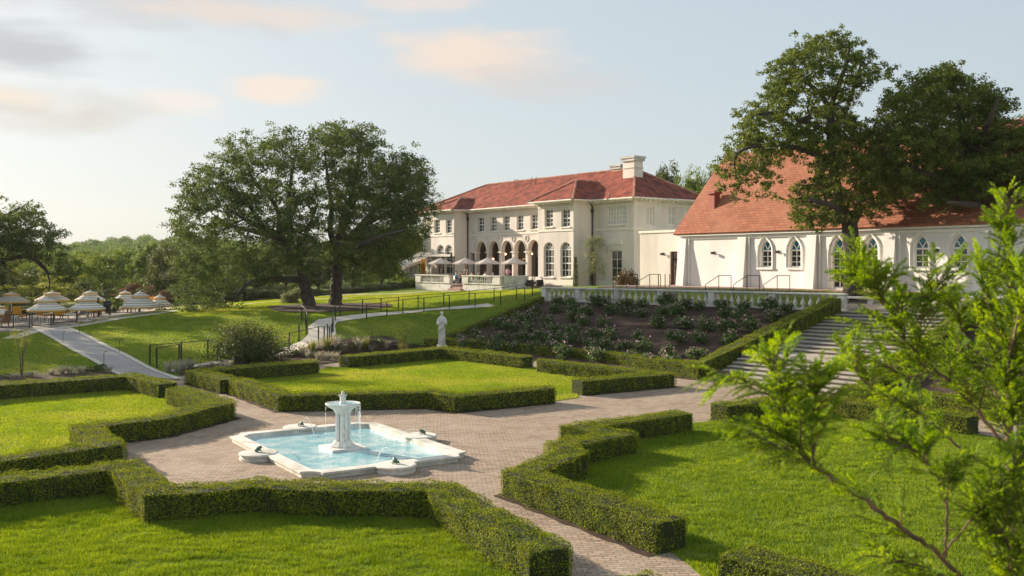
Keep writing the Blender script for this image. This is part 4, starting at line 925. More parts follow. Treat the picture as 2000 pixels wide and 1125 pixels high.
# ------------------------------------------------------------------ villa terrace: local frame shared with the villa
terr = thing('terrace_platform', 'raised brick terrace with stone face in front of the villa loggia', 'terrace', VO, VA)
ts1, ts0, tf = -7.15, -21.3, -9.2
st0, st1 = -15.2, -13.1
MB().box(ts0, st0, tf + .25, -.12, -1.2, -.02).box(st0, st1, tf + 2.2, -.12, -1.2, -.021).box(st1, ts1, tf + .25, -.12, -1.2, -.019).build('paving', M['redbrick'], terr)
MB().box(ts0 - .2, st0, tf - .05, tf + .25, -1.2, .14).box(st1, ts1 + .1, tf - .05, tf + .25, -1.2, .14).box(ts1 - .1, ts1 + .2, tf + .25, tf + 3.2, -1.2, .14).build('stone_face', M['stone'], terr)
for i in range(5): MB().box(st0, st1, tf - 1.5 + i * .38, tf + 2.25, -1.2, -.85 + i * .17).build('step', M['redbrick'], terr)
def tbal(name, label, x0, x1, solid_l, solid_r, y):
    o = thing(name, label, 'balustrade', Matrix.Translation(VO) @ Matrix.Rotation(VA, 4, 'Z') @ Vector((x0, y, .14)), VA); L = x1 - x0; h = .80
    MB().box(0, solid_l, -.15, .15, 0, h - .1).box(L - solid_r, L, -.15, .15, 0, h - .1).build('pier', M['stone'], o, bevel=.01)
    MB().box(-.06, L + .06, -.2, .2, h - .1, h).build('hand_rail', M['stone'], o, bevel=.015)
    MB().box(solid_l, L - solid_r, -.13, .13, 0, .1).build('plinth', M['stone'], o); n = int((L - solid_l - solid_r) / .30); b = None
    for i in range(n):
        if b is None: b = MB().lathe(balus_prof(h - .2, .068), 8).build('baluster', M['stone'], o)
        else: b = b.copy(); COL.objects.link(b)
        b.location = (solid_l + (i + .5) * (L - solid_l - solid_r) / n, 0, .1)
    return o
tbal('villa_balustrade', 'stone balustrade left of the brick steps in front of the villa', ts0 - .1, st0, 1.0, 1.0, tf)
tbal('villa_balustrade', 'stone balustrade with a solid right pier between the brick steps and the sofas', st1, ts1, 1.0, 1.1, tf)
o = tbal('villa_balustrade', 'short solid stone return wall beside the white sofas', 0, 2.7, 1.35, 1.35, 0); o.location = Matrix.Translation(VO) @ Matrix.Rotation(VA, 4, 'Z') @ Vector((ts1 + .05, tf + .2, .14)); o.rotation_euler = (0, 0, VA + math.pi / 2)
def VW(x, y, z=0): return Matrix.Translation(VO) @ Matrix.Rotation(VA, 4, 'Z') @ Vector((x, y, z))
def VP(px, y, z=0): return VW(vt(px, y), y, z)
# terrace umbrellas
ulab = ['grey parasol furthest left on the villa terrace, before the two arched windows', 'grey parasol above the gap in the terrace balustrade by the steps', 'grey parasol over the diners, third from the left on the villa terrace', 'grey parasol nearest the white sofas, right of the other terrace parasols']
us = None
for i, (px_, y) in enumerate(((861, -6.2), (909, -5.2), (953, -5.2), (1004, -6.0))):
    p = VP(px_, y)
    if us is None:
        us = thing('terrace_umbrella', ulab[i], 'parasol', p, .3, 'grey parasols on the villa terrace')
        mb = MB(); n = 8; r = 1.3
        for k in range(n):
            a, b = 2 * math.pi * k / n, 2 * math.pi * (k + 1) / n
            mb.face([(r * math.cos(a), r * math.sin(a), 2.05), (r * math.cos(b), r * math.sin(b), 2.05), (.12 * math.cos(b), .12 * math.sin(b), 2.55), (.12 * math.cos(a), .12 * math.sin(a), 2.55)])
            mb.face([(r * math.cos(a), r * math.sin(a), 2.05), (r * math.cos(a), r * math.sin(a), 1.94), (r * math.cos(b), r * math.sin(b), 1.94), (r * math.cos(b), r * math.sin(b), 2.05)])
        mb.lathe([(.16, 2.54), (.1, 2.60), (.0, 2.63)], 8); mb.build('canopy', M['canvas'], us)
        MB().tube([(0, 0, 0), (0, 0, 2.5)], .03, 8).build('pole', M['teak'], us); MB().lathe([(.3, 0), (.3, .06), (.05, .09)], 12).build('base', M['dark'], us)
        for k in range(8):
            a = 2 * math.pi * k / 8; MB().tube([(0, 0, 2.5), (1.27 * math.cos(a), 1.27 * math.sin(a), 2.04)], .012, 4).build('rib', M['teak'], us); o = us
    else: o = copy_tree(us); o.location = p; o['label'] = ulab[i]
# sofas, tables, chairs
sf = thing('terrace_sofa', 'white cushioned outdoor sofa nearer the balustrade return on the villa terrace', 'sofa', VP(1022, -6.3), VA, 'white sofas on the terrace')
MB().box(-1.1, 1.1, -.4, .4, .12, .28).build('frame', M['dark'], sf)
for s in (-1.0, 1.0): MB().box(s - .05, s + .05, -.38, .38, 0, .55).build('arm', M['dark'], sf)
for s in (-.55, .55): MB().box(s - .48, s + .48, -.36, .36, .28, .45).build('seat_cushion', M['cushion'], sf, bevel=.04)
for s in (-.55, .55): MB().box(s - .48, s + .48, .2, .38, .45, .8).build('back_cushion', M['cushion'], sf, bevel=.05)
s2 = copy_tree(sf); s2.location = VP(1041, -5.0); s2['label'] = 'white cushioned outdoor sofa closest to the villa bay wall'
def chair(p, rz, label, src=[None]):
    if src[0] is None:
        c = thing('dining_chair', label, 'chair', p, rz, 'chairs on the villa terrace'); MB().box(-.22, .22, -.22, .22, .42, .47).build('seat', M['cushion'], c); MB().box(-.22, .22, .18, .22, .5, .85).build('backrest', M['cushion'], c)
        for a in (-.2, .2):
            for b in (-.2, .2): MB().tube([(a, b, 0), (a, b, .42)], .016, 5).build('leg', M['dark'], c)
        src[0] = c; return c
    c = copy_tree(src[0]); c.location = p; c.rotation_euler = (0, 0, rz); c['label'] = label; return c
for i, (px_, y, l) in enumerate(((918, -6.8, 'round dining table beside the seated diner in rust red'), (944, -6.6, 'round dining table under the third terrace parasol'), (974, -6.4, 'round dining table between the diner in blue and the standing waiter'), (868, -6.9, 'dining table behind the left terrace balustrade'))):
    t = thing('dining_table', l, 'table', VP(px_, y), VA, 'tables on the villa terrace'); MB().lathe([(.45, .70), (.45, .74), (0, .741)], 20).build('table_top', M['cushion'], t); MB().lathe([(.25, 0), (.25, .03), (.04, .06), (.04, .70)], 10).build('pedestal', M['dark'], t)
for px_, y, rz, l in ((971, -7.6, 0, 'white chair on the terrace left of the middle column'), (980, -7.0, 1.2, 'white chair turned towards the waiter'), (996, -7.4, 2.5, 'white chair in front of the waiter in pink'), (860, -7.5, .4, 'white chair behind the left balustrade, on its left'), (878, -7.4, -.5, 'white chair behind the left balustrade, on its right')):
    chair(VP(px_, y), VA + rz, l)
# people: skinned joint chains, clothes as slightly fuller chains of their own
def skin_obj(name, verts, edges, radii, m, parent, lvl=2):
    me = bpy.data.meshes.new(name); me.from_pydata(verts, edges, []); o = link(name, me, m, parent)
    md = o.modifiers.new('skin', 'SKIN'); md.use_smooth_shade = True
    sv = me.skin_vertices[0].data
    for i, r in enumerate(radii): sv[i].radius = (r, r) if not isinstance(r, tuple) else r
    sv[0].use_root = True
    s = o.modifiers.new('sub', 'SUBSURF'); s.levels = lvl; s.render_levels = lvl; return o
def person(label, p, rz, pose, top, bottom, skin='skin', hair='hair', long_hair=False, group=None):
    root = thing('person', label, 'person', p, rz, group); sit = pose == 'sit'
    hz = .50 if sit else .93; V = [(0, 0, hz), (0, 0, hz + .16), (0, -.01, hz + .34), (0, 0, hz + .50), (0, .01, hz + .57), (0, -.01, hz + .66), (0, -.01, hz + .76)]
    Rr = [.12, .115, (.15, .11), .07, .05, .085, .07]; E = [(i, i + 1) for i in range(6)]
    for s in (-1, 1):
        n = len(V)
        if sit: V += [(s * .09, 0, hz - .02), (s * .13, -.42, hz), (s * .13, -.42, .08), (s * .13, -.56, .03)]
        else: V += [(s * .09, 0, hz - .06), (s * .10, -.02, .48), (s * .10, .03, .08), (s * .11, -.10, .03)]
        Rr += [.085, .065, .042, .035]; E += [(0, n), (n, n + 1), (n + 1, n + 2), (n + 2, n + 3)]
        n = len(V); V += [(s * .19, 0, hz + .44), (s * .25, -.04 if not sit else -.08, hz + .20), (s * .15, -.26, hz + .24 if sit else hz + .2), (s * .12, -.32, hz + .25 if sit else hz + .22), (s * .10, -.36, hz + .24)]
        Rr += [.06, .042, .03, .03, .014]; E += [(3, n), (n, n + 1), (n + 1, n + 2), (n + 2, n + 3), (n + 3, n + 4)]
        for q in range(4):
            m_ = len(V); V += [(s * (.12 - .018 * q), -.365, hz + .25 + .012 * q)]; Rr += [.008]; E += [(n + 3, m_)]
    # nose
    m_ = len(V); V += [(0, -.105, hz + .70)]; Rr += [.012]; E += [(5, m_)]
    skin_obj('body', V, E, Rr, M[skin], root)
    TV = [(0, 0, hz + .02), (0, 0, hz + .18), (0, -.01, hz + .34), (0, 0, hz + .49)]; TR = [.15, .14, (.175, .13), .085]; TE = [(0, 1), (1, 2), (2, 3)]
    for s in (-1, 1):
        n = len(TV); TV += [(s * .19, 0, hz + .45), (s * .25, -.05, hz + .22), (s * .19, -.17, hz + .23)]; TR += [.078, .058, .045]; TE += [(3, n), (n, n + 1), (n + 1, n + 2)]
    skin_obj('shirt', TV, TE, TR, M[top], root)
    BV = [(0, 0, hz + .03)]; BR = [.145]; BE = []
    for s in (-1, 1):
        n = len(BV)
        if sit: BV += [(s * .10, 0, hz - .02), (s * .13, -.42, hz), (s * .13, -.42, .12)]
        else: BV += [(s * .10, 0, hz - .08), (s * .10, -.02, .48), (s * .10, .03, .10)]
        BR += [.105, .08, .06]; BE += [(0, n), (n, n + 1), (n + 1, n + 2)]
    skin_obj('trousers', BV, BE, BR, M[bottom], root)
    HV = [(0, .03, hz + .70), (0, .02, hz + .80)] + ([(0, .08, hz + .55)] if long_hair else []); skin_obj('hair', HV, [(0, 1)] + ([(0, 2)] if long_hair else []), [.088, .07] + ([.06] if long_hair else []), M[hair], root)
    return root
ppl = [('seated diner in a teal shirt with back turned, between the two balustrades', 891, -7.9, 2.9, 'sit', 'teal_cloth', 'navy_cloth', 'skin'),
       ('seated diner with long dark hair right of the one in teal', 900, -6.6, 1.2, 'sit', 'tan_cloth', 'black_cloth', 'skin'),
       ('seated diner in a rust red top behind the balustrade pier', 912, -8.1, 2.6, 'sit', 'rust_cloth', 'black_cloth', 'skin'),
       ('standing waiter with dark hair and white shirt below the second parasol', 909, -4.4, .4, 'stand', 'white_cloth', 'black_cloth', 'skin2'),
       ('seated diner in orange facing the villa', 922, -8.2, 3.3, 'sit', 'orange_cloth', 'tan_cloth', 'skin'),
       ('seated diner in black under the third parasol', 935, -8.1, 2.7, 'sit', 'black_cloth', 'black_cloth', 'skin'),
       ('seated person in white left of the column, bent to the table', 948, -6.1, .2, 'sit', 'white_cloth', 'navy_cloth', 'skin'),
       ('seated diner in a light blue shirt by the third column', 963, -8.0, 2.4, 'sit', 'blue_cloth', 'navy_cloth', 'skin'),
       ('standing person in a pink shirt and dark trousers before the loggia', 992, -6.2, 3.4, 'stand', 'pink_cloth', 'black_cloth', 'skin2')]
for i, (l, px_, y, rz, pose, tp_, bt, sk) in enumerate(ppl):
    p = VP(px_, y)
    person(l, p, VA + rz, pose, tp_, bt, sk, long_hair=i in (1, 3), group='people on the villa terrace')
    if pose == 'sit': chair(VW(vt(px_, y), y), VA + rz, 'white chair carrying the ' + l.split(' ', 1)[1].split(',')[0][:70])
# pergola and awnings at the left end
pg = thing('terrace_pergola', 'dark metal pergola with canvas awnings and drapes at the left end of the villa', 'pergola', VO, VA)
def pv(px, y, z): return (vt(px, y), y, z)
for px_, y in ((803, -5.5), (819, -4), (836, -3), (839, -2.2), (887, -2.2)): MB().tube([pv(px_, y, -.9), pv(px_, y, 2.75)], .05, 6).build('post', M['dark'], pg)
MB().tube([pv(819, -4, 2.75), pv(888, -2.3, 2.72)], .06, 6).tube([pv(803, -5.5, 2.7), pv(819, -4, 2.75)], .05, 6).build('top_beam', M['dark'], pg)
aw = MB(); A = [pv(822, -1.5, 3.4), pv(838, -3.2, 2.75), pv(786, -7.5, 1.6), pv(780, -5.0, 2.1)]
aw.face(A); aw.face([A[2], A[1], (A[1][0], A[1][1], A[1][2] - .3), (A[2][0], A[2][1], A[2][2] - .25)]); aw.build('awning', M['awning'], pg)
aw = MB(); B = [pv(826, -1.0, 3.3), pv(880, -2.1, 3.0), pv(878, -3.0, 2.75), pv(822, -3.6, 2.8)]; aw.face(B); aw.build('flat_awning', M['awning'], pg)
for px_, px2, m_ in ((789, 817, 'awning'), (822, 831, 'yellow')):
    q = MB(); n = 14
    for i in range(n):
        a, b = px_ + (px2 - px_) * i / n, px_ + (px2 - px_) * (i + 1) / n; y0, y1 = -5 + .12 * (i % 2), -5 + .12 * ((i + 1) % 2); ztop = 1.9 + .7 * i / n if m_ == 'awning' else 2.5
        q.face([pv(a, y0, -.6), pv(b, y1, -.6), pv(b, y1, ztop), pv(a, y0, ztop)])
    q.build('drape', M[m_], pg)
# ------------------------------------------------------------------ annex and chapel
CO = Vector((12.2, 70.0, 3.6)); CA = math.atan2(-.82, .57); cA = Vector((math.cos(CA), math.sin(CA))); cB = Vector((-cA.y, cA.x))
def ct(px, y=0.0):
    k = (px - 1000) / F; ox, oy = CO.x + cB.x * y, CO.y + cB.y * y; return (k * oy - ox) / (cA.x - k * cA.y)
def cz(py, x, y=0.0): return EYE - (py - HOR) * (CO.y + cA.y * x + cB.y * y) / F - CO.z
annex = thing('annex', 'low flat roofed cream annex with a brown glazed door between villa and chapel', 'building', CO, CA)
ax0 = ct(1250, .5); dx = ct(1315.5, .5)
wall('wall', ax0, ct(1345, .5), -1.2, 4.02, [(dx, ct(1323, .5) - ct(1308, .5), 0, 0, 2.5, 'rect')], M['stucco'], annex, y=.5)
window(annex, dx, ct(1323, .5) - ct(1308, .5), 0, 0, 2.5, 'rect', y=.62, cols=2, rows=5, name='brown_door', fm='brown_door', bar=.09, fr=.2)
MB().box(ax0, ct(1345, .5), .8, 9, -1.2, 4.0).box(ax0 - .001, ax0 + .3, .501, .8, -1.2, 4.0).build('roof_block', M['stucco'], annex)
MB().box(ax0 - .08, ct(1345, .5), .42, .52, 3.92, 4.1).build('parapet_cap', M['trim'], annex)
def sconce(parent, x, z, y):
    MB().box(x - .05, x + .05, y - .06, y, z - .1, z + .1).tube([(x, y - .05, z), (x + .02, y - .22, z)], .03, 6).box(x - .07, x + .07, y - .3, y - .16, z - .1, z + .08).build('wall_lamp', M['dark'], parent)
sconce(annex, ct(1296, .5), cz(496, ct(1296, .5), .5), .5)
chapel = thing('chapel', 'white rendered chapel with tall red shingled roof, battered buttresses and pointed windows', 'chapel', CO, CA)
CL = 42.0; CE = 3.62; CW = 10.0
wops = []; wd = []
for px_, hw in ((1495, 11.5), (1551.5, 12), (1701, 13), (1797.5, 15), (1872.5, 16)):
    x = ct(px_); w_ = ct(px_ + hw) - ct(px_ - hw); d = CO.y + cA.y * x
    wops.append((x, w_, 1.35, 2.45, 3.2, 'gothic'))
xd = ct(1636); wops.append((xd, ct(1650) - ct(1622), .08, 2.35, 3.22, 'gothic'))
for k in range(3):
    for dxx in (0, 2.75): wops.append((ct(1872.5) + 6.5 + 7.0 * k + dxx, 1.0, 1.35, 2.45, 3.2, 'gothic'))
wall('wall', 0, CL, -1.2, CE, wops, M['white'], chapel, depth=.35)
for i, o_ in enumerate(wops):
    x, w_, zb, zs, zt, kd_ = o_; dr = i == 5
    window(chapel, x, w_, zb, zs, zt, kd_, y=.22, cols=2, rows=5 if dr else 3, glass='church', tracery='gothic', bar=.05, fr=.1, name='chapel_door' if dr else 'window')
    # moulded surround
    A = [(x + a, z) for a, z in arc_pts(w_ + .26, zs, zt + .17, 'gothic')]; pts = [(x - w_ / 2 - .13, -.03, zb)] + [(a, -.03, z) for a, z in A] + [(x + w_ / 2 + .13, -.03, zb)]
    MB().tube(pts, .06, 5).build('window_surround', M['stucco'] if False else M['frame'], chapel)
    if not dr: MB().box(x - w_ / 2 - .18, x + w_ / 2 + .18, -.12, .02, zb - .13, zb - .003).build('window_sill', M['frame'], chapel)
bxs = [ct(1336), ct(1452), ct(1588), ct(1741)]; bxs += [bxs[-1] + (bxs[-1] - bxs[-2]) * (i + 1) for i in range(4)]
for i, x in enumerate(bxs):
    w_ = .36; mb = MB()
    pr = [(0, -1.2), (-.60, -1.2), (-.50, 0), (-.17, 3.25), (-.17, 3.34), (0, 3.55)]
    n = len(pr); L_ = [(x - w_, y, z) for y, z in pr]; R_ = [(x + w_, y, z) for y, z in pr]
    mb.face(L_[::-1]); mb.face(R_); 
    for k in range(n): j = (k + 1) % n; mb.face([L_[k], L_[j], R_[j], R_[k]])
    mb.build('buttress', M['white'], chapel)
    MB().tube([(x + w_ + .22, -.08, -1.1), (x + w_ + .22, -.08, CE - .1)], .05, 6).build('downpipe', M['frame'], chapel)
MB().box(-.15, CL, -.30, -.0, CE - .06, CE + .06).build('gutter', M['frame'], chapel)
MB().box(-.1, CL, -.10, -.002, CE - .28, CE - .10).build('eave_board', M['frame'], chapel)
sconce(chapel, ct(1395), cz(494, ct(1395)), 0); sconce(chapel, ct(1521), cz(492, ct(1521)), 0); sconce(chapel, ct(1832), cz(489, ct(1832)), 0)
rh = 6.0; yr = CW / 2; s_ = math.hypot(rh, yr + .35); rv = MB()
rv.face([(-.35, -.35, CE + .05), (CL, -.35, CE + .05), (CL, yr, CE + rh), (-.35, yr, CE + rh)], [(0, 0), (CL, 0), (CL, s_), (0, s_)])
rv.face([(CL, CW + .35, CE + .05), (-.35, CW + .35, CE + .05), (-.35, yr, CE + rh), (CL, yr, CE + rh)], [(0, 0), (CL, 0), (CL, s_), (0, s_)])
rf = rv.build('roof', M['shingle'], chapel)
sm_ = rf.modifiers.new('t', 'SOLIDIFY'); sm_.thickness = .12; sm_.offset = 1
MB().tube([(-.35, yr, CE + rh + .1), (CL, yr, CE + rh + .1)], .12, 6).build('ridge_cap', M['ridge'], rf)
MB().prism([(0, .01), (.3, .01), (.3, CW), (0, CW)], -1.2, CE).build('gable_base', M['white'], chapel)
MB().face([(0, 0, CE), (0, yr, CE + rh - .1), (0, CW, CE)]).build('gable', M['white'], chapel)
vx = ct(1393, 1.3); vyy = 1.4; vb = CE + .05 + rh * (vyy + .35) / (yr + .35)
MB().box(vx - .28, vx + .28, vyy - .28, vyy + .28, vb - .5, vb + .95).build('roof_vent', M['red_paint'], chapel)
MB().box(vx - .4, vx + .4, vyy - .4, vyy + .4, vb + .95, vb + 1.12).build('vent_cap', M['red_paint'], chapel)
# handrails beside the chapel steps
def handrail(label, a, b, group=None, posts=2):
    """sloped rail from a (low) to b (high) then level to the end post"""
    o = thing('handrail', label, 'handrail', a, 0, group); d = b - a; flat = (d.xy.normalized() * .75)
    r = MB().tube([(0, 0, .45), (0, 0, .9), tuple(d + Vector((0, 0, .9))), tuple(d + Vector((flat.x, flat.y, .9)))], .022, 6); r.build('rail', M['dark'], o)
    for q in (Vector((0, 0, 0)), d, d + Vector((flat.x, flat.y, 0))): MB().tube([tuple(q), tuple(q + Vector((0, 0, .9)))], .024, 6).build('post', M['dark'], o)
    return o
for px_, lab in ((1378, 'dark handrail left of the three in front of the white chapel wall'), (1433, 'dark handrail in the middle of the three before the chapel'), (1492, 'dark handrail right of the three before the chapel, below two pointed windows'),
                 (1198, 'dark handrail half hidden by the reddish magnolia'), (1243, 'dark handrail in front of the cream annex')):
    a = GD(px_, 560, 59.5 if px_ > 1300 else 66); a.z = 3.02; b = GD(px_ + 26, 560, a.y - .35); b.z = 3.58; handrail(lab, a, b, 'handrails by the chapel')
for px_ in (1286, 1299, 1308): 
    a = GD(px_, 560, 66); a.z = 3.0; o = thing('handrail_post', {1286: 'tall dark post left of the brown annex door', 1299: 'thin post just left of the brown annex door', 1308: 'thin post touching the frame of the brown annex door'}[px_], 'post', a); MB().tube([(0, 0, 0), (0, 0, 1.45)], .03, 6).lathe([(.06, 0), (.06, .02), (0, .03)], 8).lathe([(.035, 1.45), (.03, 1.48), (0, 1.5)], 8).build('shaft', M['dark'], o)
# ------------------------------------------------------------------ trees
def tree_from(name, label, outline, depth, hd, limbs, ncl, cr, nl, leaf, lm='oak', extra=(), group=None, flat=.62, shell=.5, cat='tree', bark='bark', per=.9, base=None):
    """outline and limbs are traced as seen from the camera and given real distance, thickness and depth"""
    poly = outline; xy = np.array(poly, float); lo = xy.min(0); hi = xy.max(0); cxp = xy.mean(0); C = []
    scale = depth / F; inset = cr * .55 / scale
    cent = (lo + hi) / 2; half = (hi - lo) / 2
    pts = []
    tries = 0; segs = np.array([(poly[i], poly[(i + 1) % len(poly)]) for i in range(len(poly))], float)
    while len(pts) < ncl and tries < ncl * 60:
        tries += 1; p = rng.uniform(lo, hi)
        if not inpoly(np.array([p[0]]), np.array([p[1]]), poly)[0]: continue
        a, b = segs[:, 0], segs[:, 1]; ab = b - a; t = np.clip(((p - a) * ab).sum(1) / (ab * ab).sum(1), 0, 1); dist = np.linalg.norm(a + ab * t[:, None] - p, axis=1).min()
        if dist < inset: continue
        e = min(1.0, dist * scale / hd); prof = math.sqrt(max(0, 1 - (1 - e) ** 2)); z = rng.uniform(-1, 1); z = np.sign(z) * abs(z) ** shell * hd * prof * .9
        pts.append((p[0], p[1], z))
    for e in extra: pts.append(e)
    W = np.array([tuple(GD(a, b, depth + c)) for a, b, c in pts])
    sk = []; sr = []
    root = thing(name, label, cat, base or GD(limbs[0][0][0], limbs[0][0][1], depth), 0, group); O = np.array(tuple(root.location)); mb = MB()
    for L in limbs:
        P = [GD(q[0], q[1], depth + (q[3] if len(q) > 3 else 0)) for q in L]; rr = [q[2] for q in L]; D = []; Rr = []
        for i in range(len(P) - 1):
            a = P[max(i - 1, 0)]; b = P[i]; c = P[i + 1]; d = P[min(i + 2, len(P) - 1)]
            for k in range(5):
                t = k / 5; D.append(.5 * ((2 * b) + (c - a) * t + (2 * a - 5 * b + 4 * c - d) * t * t + (3 * b - a - 3 * c + d) * t ** 3)); Rr.append(rr[i] * (1 - t) + rr[i + 1] * t)
        D.append(P[-1]); Rr.append(rr[-1]); D = [p + Vector(rng.normal(0, .25, 3)) * r * .25 for p, r in zip(D, Rr)]
        mb.tube([p - root.location for p in D], Rr, 9); sk += [tuple(p) for p in D[2:]]; sr += Rr[2:]
    nodes = np.array(sk); nr = list(sr); br = mb; d0 = np.linalg.norm(W[:, None] - nodes[None], axis=2).min(1)
    for i in np.argsort(d0):
        d = np.linalg.norm(nodes - W[i], axis=1) ; pen = d + np.where(np.array(nr) < .05, .4, 0); j = int(np.argmin(pen)); a = Vector(nodes[j]); b = Vector(W[i]); r = min(nr[j] * .6, .10)
        m1 = a.lerp(b, .4) + Vector(rng.normal(0, .08, 3)) * (b - a).length; m2 = a.lerp(b, .75) + Vector(rng.normal(0, .07, 3)) * (b - a).length + Vector((0, 0, .05))
        br.tube([a - root.location, m1 - root.location, m2 - root.location, b - root.location], [r, r * .8, r * .6, r * .35], 5, cap=False); nodes = np.vstack([nodes, W[i]]); nr.append(max(.025, r * .6))
    br.build('trunk', M[bark], root)
    nsub = 5; S = W[:, None] + rng.normal(0, 1, (len(W), nsub, 3)) * np.array([cr * .5, cr * .5, cr * .5 * flat]); S = S.reshape(-1, 3); szs = rng.uniform(.3, 1.15, len(S))
    nn = (1.45 * nl / nsub * szs).astype(int); ids = np.repeat(np.arange(len(S)), nn); d = unit(rng.normal(0, 1, (len(ids), 3))); rad = (rng.random((len(ids), 1)) ** .45) * cr * .42 * np.sqrt(szs[ids])[:, None]
    P = S[ids] + d * rad * np.array([1, 1, flat]) ; P = P + rng.normal(0, cr * .05, P.shape)
    npmesh('crown', (leaves(P, d + np.array([0, 0, .5]), leaf, .7, .62) - O).reshape(-1, 3), 4, M[lm], root); return root
# the pair of live oaks on the lawn
T1o = [(328, 440), (350, 370), (362, 322), (400, 305), (430, 268), (458, 250), (500, 242), (548, 234), (588, 230), (620, 248), (640, 290), (655, 350), (655, 450), (645, 520), (600, 548), (560, 560), (530, 548), (480, 560), (470, 590), (440, 622), (395, 632), (352, 618), (330, 588), (350, 545), (325, 500), (345, 470)]
tree_from('live_oak', 'huge spreading live oak with leaning trunk, left of the two on the mulch ring', T1o, 74, 6.2,
    [[(604, 600, .56), (598, 570, .46), (590, 540, .42), (578, 505, .42), (560, 478, .36), (540, 455, .3)], [(590, 545, .3), (560, 546, .22, -1), (520, 545, .17, -2), (490, 550, .12, -3), (465, 575, .08, -3)], [(560, 480, .3), (530, 462, .27, 1), (500, 452, .22, 1), (465, 445, .16, 2), (430, 430, .1, 2)],
     [(545, 460, .24), (545, 420, .2, 1), (530, 390, .15, 1), (500, 360, .1, 1), (480, 320, .07)], [(570, 490, .28), (565, 440, .24, -1), (563, 400, .18, -1), (570, 340, .12), (580, 290, .07)], [(520, 458, .2), (500, 420, .16, -2), (470, 385, .12, -3), (430, 360, .08, -3)],
     [(575, 500, .2), (600, 450, .15, 2), (620, 400, .1, 2)], [(550, 470, .2), (560, 440, .18, 4), (580, 400, .12, 6)], [(540, 455, .2), (500, 440, .18, -4), (450, 410, .1, -6)]],
    430, 1.15, 185, .17, 'oak2', [(375, 612, -2), (405, 622, -3), (430, 612, -1), (452, 600, -2), (362, 598, 0), (390, 630, -2), (385, 600, 2), (415, 605, 2)])
T2o = [(612, 250), (632, 232), (662, 226), (700, 234), (745, 252), (770, 275), (800, 290), (832, 305), (858, 330), (848, 372), (862, 398), (840, 440), (838, 470), (808, 500), (795, 530), (755, 545), (700, 550), (655, 545), (630, 500), (640, 400), (625, 310)]
tree_from('live_oak', 'huge spreading live oak with straight trunk, right of the two on the mulch ring', T2o, 76, 6.2,
    [[(657, 598, .55), (656, 565, .46), (658, 530, .42), (660, 495, .38), (662, 465, .33)], [(660, 490, .3), (645, 450, .24), (648, 400, .18), (640, 350, .12), (635, 300, .07)], [(662, 465, .3), (672, 420, .25, 1), (690, 370, .18, 1), (700, 310, .12, 1), (705, 260, .07)],
     [(660, 495, .3), (690, 460, .25, -1), (720, 435, .2, -2), (760, 415, .15, -3), (800, 400, .09, -3)], [(665, 480, .26), (700, 445, .22, 2), (740, 400, .17, 3), (780, 350, .1, 4)], [(660, 500, .25), (700, 480, .2, -4), (750, 460, .14, -6), (790, 450, .08, -6)], [(662, 470, .25), (680, 430, .2, 4), (700, 400, .12, 6)]],
    430, 1.15, 185, .17, 'oak2')
# oak in front of the chapel
T3o = [(1655, 38), (1690, 72), (1712, 95), (1740, 118), (1762, 135), (1752, 150), (1716, 166), (1690, 178), (1672, 200), (1690, 212), (1724, 240), (1743, 274), (1770, 330), (1762, 400), (1735, 440), (1700, 420), (1670, 445), (1630, 452), (1592, 460), (1560, 440), (1533, 424), (1540, 395), (1548, 362), (1575, 340), (1560, 320), (1525, 315), (1528, 345), (1505, 378), (1478, 360), (1466, 385), (1440, 365), (1405, 378), (1385, 350), (1382, 328), (1400, 305), (1432, 267), (1425, 240), (1437, 213), (1475, 194), (1490, 160), (1495, 125), (1521, 99), (1563, 74), (1592, 58), (1625, 62)]
ex3 = [(1452, y, -1.5) for y in (372, 385)] + [(1500, y, -2) for y in (365, 380)] + [(1415, 372, -1)]
tree_from('oak_tree', 'tall open crowned oak standing between the stair head and the chapel', T3o, 55.5, 5.0,
    [[(1668, 590, .62), (1667, 540, .53), (1664, 490, .50), (1660, 450, .46), (1658, 420, .38)], [(1658, 440, .36), (1640, 400, .32), (1632, 350, .28), (1625, 290, .26), (1622, 240, .24), (1624, 200, .2)], [(1624, 230, .18), (1610, 195, .15), (1590, 172, .12), (1570, 160, .09), (1530, 140, .05)],
     [(1623, 215, .18), (1632, 180, .15, -1), (1655, 120, .1, -1), (1658, 80, .06, -1)], [(1622, 260, .2), (1590, 245, .16, -1), (1560, 232, .12, -2), (1520, 220, .09, -2), (1470, 225, .05, -2)], [(1628, 320, .2), (1590, 300, .16, -1), (1540, 285, .12, -2), (1480, 285, .09, -2), (1440, 300, .07, -2), (1435, 330, .04, -2)],
     [(1662, 440, .34), (1680, 400, .28, 1), (1690, 350, .22, 1), (1700, 300, .16, 1), (1720, 260, .1, 1)], [(1658, 420, .2), (1620, 400, .15, -3), (1580, 390, .1, -4)], [(1622, 250, .2), (1650, 220, .15, 3), (1680, 130, .08, 3)], [(1640, 400, .2), (1610, 350, .15, 3), (1590, 260, .1, 4)], [(1690, 340, .15), (1720, 330, .1, 2), (1750, 350, .06, 2)]],
    520, .72, 150, .15, 'oak', ex3 + [(1410 + 22 * k, 345 - 9 * k, -1 + (k % 3)) for k in range(7)] + [(1425 + 20 * k, 300 - 8 * k, 1 - (k % 3)) for k in range(7)], shell=.8)
T4o = [(1700, 250), (1706, 205), (1734, 158), (1775, 150), (1798, 127), (1842, 112), (1875, 124), (1893, 146), (1926, 147), (1961, 170), (1978, 202), (1958, 228), (1940, 250), (1965, 240), (2000, 235), (2150, 240), (2190, 330), (2150, 440), (2000, 452), (1960, 430), (1925, 450), (1890, 420), (1840, 412), (1800, 395), (1765, 380), (1705, 350), (1695, 290)]
